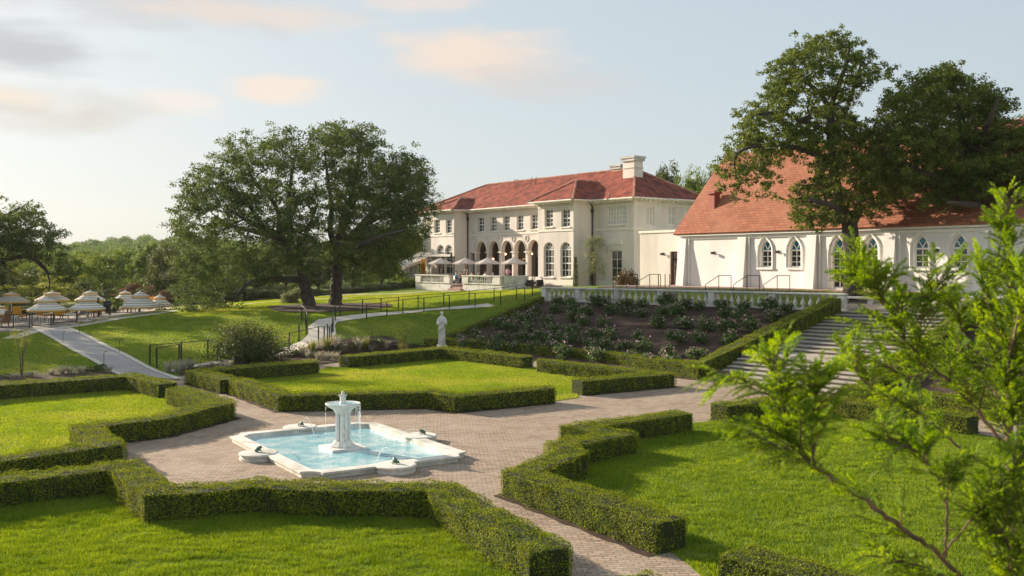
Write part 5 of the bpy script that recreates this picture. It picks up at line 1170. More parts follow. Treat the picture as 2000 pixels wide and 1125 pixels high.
tree_from('oak_tree', 'broad dark oak at the right edge reaching over the chapel roof', T4o, 54.0, 5.0,
    [[(1960, 600, .6), (1958, 540, .5), (1950, 480, .46), (1935, 420, .4), (1915, 360, .32), (1895, 300, .26), (1880, 240, .2), (1865, 170, .1)], [(1925, 390, .3), (1880, 365, .22, -1), (1830, 345, .16, -2), (1780, 330, .1, -2)], [(1940, 430, .3), (1980, 380, .24, 1), (2020, 330, .16, 2), (2060, 300, .1, 2)],
     [(1900, 320, .22), (1850, 270, .16, 2), (1800, 220, .1, 3), (1770, 180, .06, 3)], [(1895, 300, .2), (1930, 240, .15, -3), (1950, 190, .08, -3)], [(1930, 400, .2), (1900, 400, .16, -4), (1850, 395, .08, -5)]],
    760, .85, 190, .15, 'oak', [(1962 + 16 * (k % 6), 262 + 22 * (k // 6) + 6 * (k % 2), -2 + (k % 4)) for k in range(48)], shell=.6)
T5o = [(-170, 400), (-60, 388), (0, 396), (40, 386), (82, 384), (92, 402), (92, 425), (112, 445), (133, 455), (134, 480), (150, 500), (172, 525), (174, 560), (135, 576), (100, 545), (70, 520), (40, 512), (15, 540), (-20, 620), (-170, 620)]
tree_from('live_oak', 'dark live oak at the left edge arching a long limb over the parasols', T5o, 78, 5.0,
    [[(-75, 640, .6), (-70, 590, .5), (-60, 550, .44), (-45, 520, .4)], [(-50, 530, .3), (-10, 515, .24), (30, 503, .2), (62, 503, .17), (85, 522, .15), (98, 535, .1), (120, 530, .07)], [(-50, 520, .3), (-40, 470, .24), (0, 430, .15), (40, 405, .08)], [(-50, 510, .25), (10, 470, .18, 2), (70, 440, .1, 2)], [(90, 525, .1), (97, 550, .07), (95, 570, .04)]],
    300, 1.0, 170, .17, 'oak2', shell=.7)
# ---- generic trees with own crown and trunk, in local metres
def local_tree(name, h, cw, nlobes, nl, leaf, lm, trunk_h=.25, tr=.25, bark='bark'):
    root = thing(name, 'x', 'tree', (0, 0, 0)); c = []
    while len(c) < nlobes:
        p = rng.uniform(-1, 1, 3); rr = math.sqrt(p[0] ** 2 + p[1] ** 2)
        if rr ** 2 + p[2] ** 2 > 1 or (rr < .45 and abs(p[2]) < .5): continue
        c.append((p[0] * cw * .5, p[1] * cw * .5, h * (trunk_h + (1 - trunk_h) * (.5 + .46 * p[2]))))
    c = np.array(c); cr = cw * .15; nsub = 4; S = (c[:, None] + rng.normal(0, cr * .55, (len(c), nsub, 3)) * [1, 1, .7]).reshape(-1, 3); sz = rng.uniform(.4, 1.1, len(S)); ids = np.repeat(np.arange(len(S)), (1.5 * nl / nsub * sz).astype(int))
    d = unit(rng.normal(0, 1, (len(ids), 3))); P = S[ids] + d * (rng.random((len(ids), 1)) ** .45) * cr * .7 * np.array([1, 1, .7]); P[:, 2] = np.maximum(P[:, 2], .1)
    mb = MB(); top = h * (trunk_h + (1 - trunk_h) * .55); ph = rng.uniform(0, 6); tp = [(.12 * h * .1 * math.sin(ph + z), .1 * h * .1 * math.cos(ph + z * 1.3), z * top) for z in np.linspace(0, 1, 7)]; mb.tube(tp, [tr * (1 - .7 * z) for z in np.linspace(0, 1, 7)], 7)
    br = mb
    for q in c: z0 = min(top * .95, max(h * trunk_h * .6, q[2] * .55)); a = Vector((0, 0, z0)); b = Vector(q); br.tube([a, a.lerp(b, .5) + Vector((0, 0, -.02 * h)), b], [tr * .35, tr * .22, tr * .1], 4, cap=False)
    br.build('trunk', M[bark], root); npmesh('crown', leaves(P, d + [0, 0, .5], leaf * 1.05, .7, .65).reshape(-1, 3), 4, M[lm], root); return root
gen = {}
for key, args in {'g1': (10, 9, 30, 330, .26, 'wood1', .12), 'g2': (10, 8, 30, 330, .26, 'wood2', .15), 'g3': (10, 9, 26, 300, .25, 'wood3', .08), 'g4': (10, 8, 24, 260, .26, 'wood4', .1), 'g5': (10, 7, 30, 330, .26, 'wood1', .10), 'g6': (10, 10, 34, 330, .26, 'wood2', .08)}.items():
    gen[key] = [local_tree('deciduous_tree', *args), False]
def put(key, px, ytop, depth, wide, label, group=None, name=None, zg=None):
    src, used = gen[key]; o = copy_tree(src) if used else src; gen[key][1] = True
    x = (px - 1000) / F * depth; zg = H(x, depth) if zg is None else zg; z1 = EYE - (ytop - HOR) * depth / F; s = (z1 - zg) / 10.0
    o.location = (x, depth, zg - .2); base = {'g1': 9, 'g2': 8, 'g3': 9, 'g4': 8, 'g5': 7, 'g6': 10}[key]; sx = wide * depth / F / base
    o.scale = (sx, sx, s); o.rotation_euler = (0, 0, rng.uniform(0, 6)); o['label'] = label
    if group: o['group'] = group
    if name: o.name = name
    return o
# wooded belt behind the pool terrace and oaks
B = [('g3', 60, 540, 90, 130, 'bright yellow green tree at the far left just behind the parasols'), ('g3', 110, 520, 95, 110, 'yellow green tree under the arching oak limb'), ('g2', 0, 500, 96, 150, 'dark tree in the left corner behind the yellow green ones'),
     ('g2', 170, 545, 88, 70, 'dark tree between the second and third pair of parasols'), ('g1', 205, 480, 112, 110, 'mid green tree rising behind the middle parasols'), ('g1', 150, 490, 120, 120, 'mid green tree half hidden by the arching oak limb'),
     ('g5', 222, 575, 78, 46, 'small dark tree between the striped parasols'), ('g4', 262, 545, 92, 70, 'reddish brown leaved tree behind the right hand parasols'), ('g4', 312, 560, 90, 70, 'reddish tree with thin dark foliage near the live oak'),
     ('g1', 255, 475, 125, 110, 'green tree above the reddish one'), ('g5', 292, 465, 105, 70, 'narrow bright green tree left of the live oak'), ('g6', 330, 470, 100, 90, 'olive green tree merging with the live oak on its left'),
     ('g6', 380, 500, 98, 120, 'dark tree low behind the left oak'), ('g1', 440, 480, 104, 130, 'green tree behind the hanging limbs of the left oak'), ('g2', 500, 500, 100, 120, 'dark understorey tree behind the left oak trunk'),
     ('g1', 560, 480, 108, 130, 'green tree seen between the two oak trunks'), ('g2', 620, 470, 104, 110, 'dark tree directly behind the two oak trunks'), ('g1', 690, 465, 108, 130, 'green tree right of the straight oak trunk'),
     ('g6', 745, 440, 112, 120, 'dark green tree left of the pergola'), ('g1', 790, 420, 118, 90, 'green tree rising over the pergola awnings'), ('g6', 360, 430, 112, 90, 'grey green tree at the left shoulder of the oaks')]
for b in B: put(*b)
for i, (px, yt, d, wd_) in enumerate(((345, 560, 92, 70), (420, 556, 94, 80), (480, 558, 93, 70), (540, 556, 95, 80), (590, 560, 94, 60), (650, 555, 96, 80), (720, 552, 98, 80), (770, 548, 100, 60), (130, 590, 82, 60), (20, 585, 82, 80))):
    put('g2', px, yt, d, wd_ * 1.5, 'dark low shrubby tree in the shade line under the wood', 'low trees in the shade behind the oaks', 'shade_tree')
put('g2', -190, 270, 66, 270, 'large dark tree standing left of the picture edge shading the gravel path')
put('g2', -360, 250, 70, 330, 'broad dark tree outside the left edge shading the left lawn')
put('g6', -560, 300, 66, 330, 'wide dark tree far outside the left edge')
# behind the villa
put('g2', 1310, 322, 118, 95, 'tree showing over the villa roof left of the chapel', zg=3); put('g1', 1366, 312, 112, 80, 'tree filling the notch between villa roof and chapel roof', zg=3); put('g1', 878, 378, 130, 60, 'tree top just showing left of the villa roof', zg=3)
put('g2', 1262, 352, 120, 50, 'low tree crown behind the chimney', zg=3)
# nearer hill trees one can tell apart
hl = []
for i in range(26):
    px = -60 + i * 17 + rng.uniform(-6, 6); d = rng.uniform(125, 165); hl.append((px, rng.uniform(482, 500), d))
for px, yt, d in hl: put(['g1', 'g3', 'g6', 'g1', 'g5'][int(rng.integers(0, 5))], px, yt, d, rng.uniform(60, 90), 'tree in the middle distance of the wooded slope', 'trees on the near slope of the hill')
# far wood as one mass on the hill
hillp = []
for _ in range(900):
    d = rng.uniform(175, 420); px = rng.uniform(-500, 900); 
    zt_ = 3 + (d - 175) / 245 * 10.0 + 1.5 * math.sin(px * .012 + d * .01); hillp.append(((px - 1000) / F * d, d, zt_ + rng.uniform(-.5, 1.3)))
for _ in range(260):
    d = rng.uniform(170, 330); px = rng.uniform(900, 2600); hillp.append(((px - 1000) / F * d, d, 3 + rng.uniform(-1, 2)))
hp = np.array(hillp); sizes = rng.uniform(2.2, 4.2, len(hp)); ids = np.repeat(np.arange(len(hp)), 230); d = unit(rng.normal(0, 1, (len(ids), 3))); d[:, 2] = np.abs(d[:, 2]) * 1.0 - .25
P = hp[ids] + d * sizes[ids][:, None] * rng.uniform(.75, 1.08, (len(ids), 1)) * np.array([1, 1, .75])
cl_ = rng.normal(0, .25, (len(ids), 3)); tag(npmesh('far_wood', leaves(P + cl_, d, .75, .6, .7).reshape(-1, 3), 4, M['farwood']), 'distant wooded hill of rounded oak crowns on the horizon', 'woodland', kind='stuff')
# the hill under the far wood
hb = MB(); xsx = np.linspace(-700, 600, 40); ysx = np.linspace(165, 520, 16)
def hillz(x, y): px = x / y * F + 1000; d = y; return (0.3 + np.clip(d - 170, 0, 400) / 245 * 10.0 + 1.0 * math.sin(px * .012 + d * .01) if px < 1000 else 1.5) - .2
for i in range(len(xsx) - 1):
    for j in range(len(ysx) - 1):
        hb.face([(xsx[a], ysx[b], hillz(xsx[a], ysx[b])) for a, b in ((i, j), (i + 1, j), (i + 1, j + 1), (i, j + 1))])
tag(hb.build('hill', M['mulch'] if False else M['grass']), kind='structure')
# ------------------------------------------------------------------ shrubs and small plants
def shrub(name, label, p, r, h, n, leaf, lm, stems=6, group=None, cat='shrub', nl=16, flat=1.0, bark='bark', low=.1):
    root = thing(name, label, cat, p, 0, group); c = rng.normal(0, 1, (nl, 3)); c = unit(c) * rng.uniform(.3, .8 if nl < 50 else .85, (nl, 1)); c[:, 2] = np.abs(c[:, 2]); c = c * [r, r, h * .8]; c[:, 2] += h * low
    ids = rng.integers(0, nl, n); d = unit(rng.normal(0, 1, (n, 3))); P = c[ids] + d * (rng.random((n, 1)) ** .5) * np.array([r, r, h * .6]) * .36; P[:, 2] = np.maximum(P[:, 2], .04)
    mb = MB()
    for k in range(nl): b = Vector(c[k]); mb.tube([(b.x * .05, b.y * .05, -.05), (b.x * .4, b.y * .4, b.z * .35), tuple(b)], [.05 * r, .03 * r, .01 * r], 5, cap=False)
    mb.build('stems', M[bark], root); npmesh('foliage', leaves(P, d + [0, 0, .4], leaf, .7, .6).reshape(-1, 3), 4, M[lm], root); return root
q = G(483, 706); shrub('round_shrub', 'large round dark green shrub beside the ramp path', (q.x, q.y, q.z - .05), 2.5, 2.6, 17000, .10, 'wood2', nl=80, low=.12)
q = G(500, 592); shrub('small_tree', 'pale green bushy tree in front of the left oak trunk', (GD(568, 585, 80).x, 80, H(GD(568, 585, 80).x, 80)), 1.0, 1.6, 2500, .12, 'olive', cat='tree')
q = GD(790, 675, 57); shrub('lacy_shrub', 'airy reddish green shrub left of the white statue', (q.x, q.y, H(q.x, q.y)), .62, 1.75, 1100, .07, 'tricol', nl=14)
for i, (px, py, r, h, lm_, lb) in enumerate(((575, 693, .38, .35, 'wood2', 'low dark shrub at the bend of the ramp path'), (700, 668, .7, .55, 'wood2', 'dark green mound at the foot of the ramp rail'), (735, 672, .8, .6, 'rose_leaf', 'green bush in the planting bed behind the angled hedge'), (775, 678, .7, .5, 'wood2', 'dark bush left of the lacy shrub'),
                        (812, 680, .5, .4, 'rose_leaf', 'small green bush nearest the statue'), (660, 688, .5, .45, 'olive', 'grey green bush above the gap between hedges'), (690, 682, .45, .5, 'tricol', 'yellowish bush behind the angled hedge'), (178, 727, .6, .45, 'wood2', 'dark round bush in the left bed by the gravel path'), (198, 722, .5, .5, 'rose_leaf', 'leafy bush touching the gravel path kerb'),
                        (368, 712, .3, .45, 'wood2', 'spiky dark plant at the start of the ramp path'))):
    q = G(px, py); shrub('garden_shrub', lb, q, r, h, 900, .06, lm_, nl=10)
def tuft(label, p, h, n, m, name='ornamental_grass', group=None, spread=.35):
    root = thing(name, label, 'plant', p, 0, group); V = []
    for k in range(n):
        a = rng.uniform(0, 6.28); r0 = rng.uniform(0, .1); l = rng.uniform(.5, 1) * h; out_ = rng.uniform(.1, spread) * h * 1.6; b = np.array([math.cos(a), math.sin(a), 0]); s = np.array([-b[1], b[0], 0]) * .012; p0 = b * r0; p1 = b * (r0 + out_ * .4) + [0, 0, l * .7]; p2 = b * (r0 + out_) + [0, 0, l]
        V += [p0 - s, p0 + s, p1 + s, p1 - s, p1 - s, p1 + s, p2 + s * .3, p2 - s * .3]
    npmesh('blades', np.array(V), 4, M[m], root); return root
tl = [(330, 727, .55, 'silver'), (345, 729, .6, 'silver'), (358, 724, .55, 'silver'), (372, 721, .5, 'silver'), (395, 722, .3, 'silver'), (415, 720, .35, 'silver'), (435, 719, .3, 'silver'), (610, 690, .8, 'tricol'), (628, 686, .7, 'silver'), (640, 684, .9, 'tricol'), (655, 680, .8, 'silver'), (602, 700, .5, 'silver'), (622, 704, .5, 'silver'), (640, 705, .55, 'silver'), (655, 703, .45, 'silver'),
      (668, 690, .6, 'silver'), (700, 685, .9, 'silver'), (712, 683, .8, 'tricol'), (725, 688, .5, 'silver'), (752, 684, .6, 'silver'), (590, 690, .5, 'silver'), (120, 731, .4, 'silver'), (135, 730, .4, 'silver'), (100, 733, .35, 'silver'), (60, 737, .3, 'silver'), (158, 729, .35, 'silver'), (212, 729, .35, 'silver'), (30, 741, .3, 'silver'), (450, 716, .35, 'silver'), (535, 702, .3, 'silver')]
for i, (px, py, h, m_) in enumerate(tl):
    q = G(px, py); left = px < 250
    tuft('silvery or straw grass tuft in the mulch bed ' + ('left of the gravel path' if left else 'behind the L shaped hedge' if px < 560 else 'between ramp path and angled hedge'), q, h * 1.1, 90, m_, group='grass tufts ' + ('left bed' if left else 'near bed' if px < 560 else 'middle bed'), spread=.6)
q = G(42, 735); 
def slim_tree(label, p, h, r, n, lm, leaf, name='young_tree', stems=4, nl=16, lo=.55):
    root = thing(name, label, 'tree', p); mb = MB(); c = []
    for k in range(stems):
        a = rng.uniform(0, 6.28); b = Vector((math.cos(a) * r * .5, math.sin(a) * r * .5, h * rng.uniform(.7, .95))); mb.tube([(b.x * .1, b.y * .1, -.05), (b.x * .3, b.y * .3, h * .45), tuple(b)], [.03, .02, .008], 5); c.append(tuple(b))
    mb.build('trunk', M['twig'], root)
    for k in range(nl): a = rng.uniform(0, 6.28); rr = r * math.sqrt(rng.random()); c.append((rr * math.cos(a), rr * math.sin(a), h * rng.uniform(lo, 1.0)))
    c = np.array(c); ids = rng.integers(0, len(c), n); d = unit(rng.normal(0, 1, (n, 3))); P = c[ids] + d * (rng.random((n, 1)) ** .5) * r * .42; npmesh('crown', leaves(P, d + [0, 0, .4], leaf, .7, .55).reshape(-1, 3), 4, M[lm], root); return root
slim_tree('thin young tree with sparse yellowish leaves on the left lawn', (q.x, q.y, q.z), 2.15, .5, 700, 'tricol', .06)
p = VP(1164, -1.8); p.z = 2.8; slim_tree('slender grey green tree against the villa wall by the downpipe', p, 4.7, 1.0, 4200, 'olive', .11, stems=5, nl=34, lo=.3)
p = VP(1225, -1.6); p.z = 2.8; shrub('magnolia', 'rusty leaved magnolia beside the villa garden door', p, 1.25, 2.9, 3400, .15, 'magnolia', nl=26, low=.1)
p = VP(1240, -1.2); p.z = 2.8; shrub('dark_bush', 'dark bush between magnolia and annex corner', p, .8, 1.7, 1500, .12, 'wood2', nl=14)
p = VP(1124, -2.9); p.z = 2.8; root = thing('columnar_shrub', 'narrow dark climbing shrub up the bay corner of the villa', 'shrub', p)
MB().tube([(0, 0, 0), (.05, 0, 1.3), (0, .05, 2.7)], [.04, .03, .01], 5).build('stems', M['bark'], root); n = 1500; zz = rng.uniform(.1, 3.0, n); rr = .24 * (1 - .5 * (zz / 3) ** 2); d = unit(rng.normal(0, 1, (n, 3))); P = d * rr[:, None]; P[:, 2] = zz; npmesh('foliage', leaves(P, d, .1, .7, .6).reshape(-1, 3), 4, M['wood2'], root)
p = VP(1157, -.35); p.z = 2.8; root = thing('climbing_vine', 'dark vine climbing the villa downpipe', 'plant', p); MB().tube([(0, 0, 0), (.05, 0, 1.8), (0, .05, 3.6)], [.05, .03, .01], 5).build('stems', M['bark'], root); n = 1300; zz = rng.uniform(.1, 3.9, n); rr = .25 * (1 - .5 * (zz / 3.9) ** 2); d = unit(rng.normal(0, 1, (n, 3))); P = d * rr[:, None]; P[:, 2] = zz; npmesh('foliage', leaves(P, d, .1, .7, .6).reshape(-1, 3), 4, M['wood2'], root)
for i, (px, w_) in enumerate(((1068, .8), (1082, .7), (1096, .8), (1108, .6), (1176, .6), (1186, .5))):
    p = VP(px, -3.2 if px < 1120 else -1.2); p.z = 2.75; shrub('foundation_plant', 'low green plant at the foot of the villa wall' + (' below the arched windows' if px < 1120 else ' by the slender tree'), p, w_, .55, 600, .1, 'rose_leaf', nl=8, group='low plants under the arched windows' if px < 1120 else 'low plants by the slender tree')
for i, (px, y_, w_, h_) in enumerate(((797, -7.5, .9, 1.8), (805, -8, .8, 1.5), (790, -8.5, .9, 1.3))):
    p = VP(px, y_); p.z = H(p.x, p.y); shrub('terrace_shrub', ('loose green shrub beside the pergola post', 'green shrub at the left end of the terrace wall', 'low shrub furthest left of the pergola')[i], p, w_, h_, 1300, .12, 'wood1', nl=14)
# ------------------------------------------------------------------ statue
sp_ = GD(863, 690, 58.5); stt = thing('garden_statue', 'white stone statue of a robed figure with hands at the chest behind a hedge', 'statue', (sp_.x, sp_.y, H(sp_.x, sp_.y)), .12)
MB().box(-.34, .34, -.34, .34, -.05, .16).box(-.28, .28, -.28, .28, .16, .30).build('plinth', M['white_stone'], stt, bevel=.02)
z0 = .30; V = [(0, 0, z0 + .02), (0, 0, z0 + .5), (0, 0, z0 + .95), (0, 0, z0 + 1.2), (0, -.02, z0 + 1.48), (0, 0, z0 + 1.66), (0, -.01, z0 + 1.76), (0, -.03, z0 + 1.88), (0, -.03, z0 + 1.98)]
Rr = [.17, .165, .17, .17, (.21, .15), .11, .07, .11, .085]; E = [(i, i + 1) for i in range(8)]
for s in (-1, 1):
    n = len(V); V += [(s * .19, 0, z0 + 1.56), (s * .26, -.04, z0 + 1.25), (s * .16, -.20, z0 + 1.30), (s * .06, -.27, z0 + 1.42), (s * .02, -.28, z0 + 1.50)]; Rr += [.10, .085, .065, .045, .03]; E += [(5, n), (n, n + 1), (n + 1, n + 2), (n + 2, n + 3), (n + 3, n + 4)]
    for q_ in range(4): m_ = len(V); V += [(s * (.03 + .016 * q_), -.30, z0 + 1.52 - .012 * q_)]; Rr += [.012]; E += [(n + 3, m_)]
V += [(0, -.16, z0 + 1.88)]; Rr += [.02]; E += [(7, len(V) - 1)]
skin_obj('figure', V, E, Rr, M['white_stone'], stt)
dr2 = MB()
for k in range(16):
    a = 2 * math.pi * k / 16; r0, r1 = .19, .175; dr2.tube([(r0 * math.cos(a), r0 * .8 * math.sin(a), z0), (r1 * math.cos(a + .06), r1 * .8 * math.sin(a + .06), z0 + .5), (.18 * math.cos(a + .1), .15 * math.sin(a + .1), z0 + 1.1)], [.045, .034, .02], 6)
dr2.tube([(.26, -.1, z0 + 1.5), (.05, -.24, z0 + 1.2), (-.1, -.24, z0 + .95), (-.22, -.12, z0 + .8)], [.05, .06, .06, .04], 6).tube([(-.25, -.08, z0 + 1.45), (-.1, -.24, z0 + 1.15), (.1, -.24, z0 + .98)], [.05, .06, .04], 6)
dr2.build('robe_folds', M['white_stone'], stt, smooth=True)
skin_obj('hair', [(0, .02, z0 + 1.92), (0, .0, z0 + 2.02), (-.1, 0, z0 + 1.9), (.1, 0, z0 + 1.9)], [(0, 1), (0, 2), (0, 3)], [.125, .1, .06, .06], M['white_stone'], stt)
# ------------------------------------------------------------------ railings along the ramp path
def railing(label, px_list, group=None, sp=1.75, h=.98, mid_=False, world=None):
    P = world or [G(*p) for p in px_list]; D = [P[0]]; acc = 0
    dens = []
    for i in range(len(P) - 1):
        n = max(1, int((P[i + 1] - P[i]).length / .2)); dens += [P[i].lerp(P[i + 1], k / n) for k in range(n)]
    dens.append(P[-1]); posts = [dens[0]]; last = dens[0]
    for p in dens:
        if (p - last).length >= sp: posts.append(p); last = p
    if (dens[-1] - last).length > .6: posts.append(dens[-1])
    o = thing('path_railing', label, 'railing', posts[0], 0, group); base = posts[0]
    for p in posts: q = p - base; g = H(p.x, p.y) - base.z; MB().box(q.x - .034, q.x + .034, q.y - .034, q.y + .034, g - .05, g + h).build('post', M['dark'], o)
    top = [Vector((p.x, p.y, H(p.x, p.y) + h)) - base for p in posts]; MB().tube(top, .02, 5).build('hand_rail', M['dark'], o)
    return o
railing('thin black railing on the far side of the upper ramp path across the lawn', [(664, 617), (704, 613), (756, 609), (800, 604), (850, 600), (900, 596), (960, 590), (1000, 586), (1040, 579)])
railing('thin black railing on the near side of the upper ramp path', [(716, 624), (760, 617.5), (800, 611), (850, 606.5), (900, 602), (950, 598), (1000, 593), (1030, 588)])
railing('black railing on the right side of the steep bend of the ramp', [(640, 669), (650, 655), (651, 643), (648, 633), (655, 627)], sp=1.3)
railing('black railing on the left side of the steep bend of the ramp', [(584, 666), (597, 660), (600, 645), (597, 632), (588, 625), (582, 624)], sp=1.3)
railing('black railing along the lower right edge of the ramp before the grasses', [(565, 684), (598, 677), (622, 671), (640, 664)], sp=1.6)
railing('short black railing on the near side at the foot of the ramp path', [(306, 719), (350, 708.5)], sp=2.3)
railing('short black railing at the far side of the foot of the ramp path', [(293, 711.5), (366, 705), (406, 699), (425, 706)], sp=2.0)
# small path lights on the lawn
for px, py, lb in ((155, 651, 'thin path light at the top right of the gravel path'), (123, 672, 'thin hooked path light on the left of the gravel path'), (233, 688, 'thin path light on the lawn right of the gravel path'), (203, 713, 'hooked path light at the lower left kerb of the gravel path'), (488, 588, 'thin path light far back on the lawn')):
    q = G(px, py); o = thing('path_light', lb, 'garden light', q, rng.uniform(-.4, .4)); MB().tube([(0, 0, -.05), (0, 0, .62)], .013, 5).build('stake', M['dark'], o); MB().tube([(0, 0, .62), (.06, 0, .68), (.14, 0, .70)], [.013, .013, .028], 6).build('lamp_head', M['dark'], o)
# ------------------------------------------------------------------ pool terrace on the left
dk = [G(-120, 650).xy, G(75, 646).xy, G(150, 634).xy, G(230, 622).xy, G(300, 612).xy, Vector((-24, 86)), Vector((-60, 88)), Vector((-75, 72))]
bed('pool_deck', dk, M['deck'], .03, 2.0)
ps = None
def striped(px, ytop, ybot, hw, depth, label):
    global ps
    x = (px - 1000) / F * depth; zg = H(x, depth) + .02; r = hw * depth / F; zt = EYE - (ytop - HOR) * depth / F - zg; zb = EYE - (ybot - HOR) * depth / F - zg; zb = min(zb, zt - .6)
    o = thing('pool_umbrella', label, 'parasol', (x, depth, zg), rng.uniform(0, 1), 'striped parasols by the pool'); mb = MB(); zm = zb + (zt - zb) * .58; zt2 = zt
    mb.lathe([(r, zb - .14), (r, zb), (r * .42, zm)], 16, cap=False, uvs=True).lathe([(r * .5, zm + .02), (r * .49, zm + .12), (.05, zt2)], 16, cap=False, uvs=True).build('canopy', M['stripe'], o)
    MB().tube([(0, 0, 0), (0, 0, zt)], .035, 8).lathe([(.0, zt + .12), (.03, zt + .08), (.05, zt)], 8).build('pole', M['frame'], o); MB().lathe([(.35, 0), (.35, .07), (.05, .1)], 12).build('base', M['frame'], o); return o
for a in ((22, 571, 588, 33, 76, 'striped parasol in the back row at the far left'), (102, 569, 585, 31, 80, 'striped parasol in the back row, second from the left'), (176, 568, 585, 28, 80, 'striped parasol in the back row, third from the left'), (245, 568, 584, 22, 84, 'striped parasol in the back row, partly behind a small tree'),
          (-8, 595, 605, 30, 66, 'striped parasol cut by the left edge of the picture'), (92, 582, 604, 37, 66, 'striped parasol in the front row nearest the path'), (170, 580, 602, 34, 67, 'striped parasol in the front row beside the lawn berm'), (274, 569, 598, 36, 73, 'large striped parasol at the right end beside the oak'), (312, 576, 596, 24, 76, 'striped parasol half hidden by reddish foliage')): striped(*a)
ls = None
def lounger(px, py, depth, label, rz, col='yellow'):
    global ls
    x = (px - 1000) / F * depth; zg = H(x, depth) + .03
    o = thing('sun_lounger', label, 'lounger', (x, depth, zg), rz, 'loungers by the pool')
    MB().box(-.33, .33, -.9, .45, .30, .36).build('frame', M['teak'], o); MB().box(-.30, .30, -.88, .42, .36, .45).build('seat_cushion', M[col], o, bevel=.03)
    b = MB().box(-.30, .30, 0, .09, 0, .78).build('back_cushion', M[col], o, bevel=.03); b.location = (0, .42, .38); b.rotation_euler = (-.35, 0, 0)
    for a in (-.28, .28):
        for c in (-.8, .35): MB().box(a - .025, a + .025, c - .025, c + .025, 0, .3).build('leg', M['teak'], o)
    return o
for px, d, l, rz, c in ((8, 72, 'yellow lounger at the far left under the back parasol', .3, 'yellow'), (38, 72, 'yellow lounger left of the white parasol pole', .2, 'yellow'), (86, 72, 'yellow lounger behind the front left parasol', -.1, 'yellow'), (118, 72, 'yellow lounger right of the front left parasol pole', .1, 'yellow'), (163, 73, 'pale blue towelled lounger behind the front parasol', .5, 'blue_cloth'),
                    (182, 73, 'orange yellow lounger beside the blue towel', .2, 'yellow'), (246, 76, 'white lounger beside the dark small tree', .6, 'cushion'), (262, 76, 'yellow towelled lounger under the large parasol', .6, 'yellow'), (300, 78, 'orange lounger at the right end of the pool terrace', .2, 'yellow'), (2, 64.5, 'teak armchair like lounger at the left edge by the fence', 1.2, 'teak'), (200, 74, 'dark blue draped lounger by the lawn berm', .9, 'navy_cloth')): lounger(px, 0, d, l, rz + math.pi, c)
for px, d, l in ((22, 70, 'low pale table between the two left yellow loungers'), (70, 69, 'low pale table left of the front parasol pole'), (140, 69, 'low pale table between the front parasols')):
    x = (px - 1000) / F * d; o = thing('side_table', l, 'table', (x, d, H(x, d) + .03)); MB().box(-.4, .4, -.3, .3, .40, .45).build('table_top', M['frame'], o)
    for a in (-.34, .34):
        for b in (-.24, .24): MB().box(a - .02, a + .02, b - .02, b + .02, 0, .40).build('leg', M['frame'], o)
def fence(label, a, b, h=1.0, sp=1.15, rails=(.12, .95)):
    o = thing('mesh_fence', label, 'fence', a); L = (b - a).length; th = math.atan2(b.y - a.y, b.x - a.x); o.rotation_euler = (0, 0, th); n = max(1, round(L / sp)); z1 = b.z - a.z
    for i in range(n + 1): x = L * i / n; z = z1 * i / n; MB().box(x - .035, x + .035, -.035, .035, z - .1, z + h).build('post', M['dark'], o)
    q = MB()
    for r in rails: q.tube([(0, 0, r), (L, 0, r + z1)], .022, 5)
    q.build('rails', M['dark'], o); q = MB(); k = int(L / .11)
    for i in range(k): x = L * (i + .5) / k; z = z1 * x / L; q.box(x - .005, x + .005, -.005, .005, z + .12, z + .95)
    q.build('infill_bars', M['dark'], o)
fence('black pool fence left of the gate', G(-40, 646), G(58, 641)); fence('black pool fence right of the gate towards the berm', G(104, 634), G(150, 630))
fence('brown slatted gate at the top of the gravel path', G(62, 640), G(100, 637), .85, 1.9)
fence('black fence post pair running behind the berm', G(150, 628), G(215, 617), .95, 2.2, (.5, .95))
for px, py in ((272, 612), (192, 620)):
    q = G(px, py); o = thing('dark_post', {272: 'black post in front of the large right parasol', 192: 'black post beside the front right striped parasol'}[px], 'post', q); MB().box(-.05, .05, -.05, .05, -.1, 1.35).box(-.07, .07, -.07, .07, 1.35, 1.42).build('shaft', M['dark'], o)
# ------------------------------------------------------------------ feathery young cypress close to the camera
cy = thing('young_cypress', 'feathery bright green young bald cypress close to the camera on the right', 'tree', (2.55, 5.0, 0), 0); CB = np.array(tuple(cy.location))
tw = MB(); leafV = []
def feather(p, d, L, w=.075, dens=1.25):
    """a flat spray: short rachis with two ranks of needles, or a small compound spray"""
    d = np.array(d) / np.linalg.norm(d); sd_ = np.cross(d, rng.normal(0, 1, 3) * .5 + np.array([0, .2, 1])); sd_ /= np.linalg.norm(sd_); up = np.cross(sd_, d)
    n = int(L / .0036 * dens); t = (np.arange(n) + rng.random(n)) / n; droop = -(t ** 2) * L * .18
    c = p + d * (t * L)[:, None]; c[:, 2] += droop; s = np.where(np.arange(n) % 2 == 0, 1, -1)[:, None]; ln = .019 * np.sin(np.clip(t * .9 + .12, 0, 1) * math.pi)[:, None] ** .6 * rng.uniform(.75, 1.15, (n, 1))
    v = unit(sd_ * s + d * .75 + up * rng.normal(0, .25, (n, 1))); tip = c + v * ln; wv = unit(np.cross(v, up + rng.normal(0, .4, (n, 3)))) * .0022
    leafV.append(np.stack([c - wv, c + wv, tip + wv * .6, tip - wv * .6], 1)); tw.tube([tuple(p - CB), tuple(p + d * L * .6 + np.array([0, 0, -.06 * L]) - CB), tuple(p + d * L + np.array([0, 0, -.18 * L]) - CB)], [.0016, .0012, .0006], 3, cap=False)
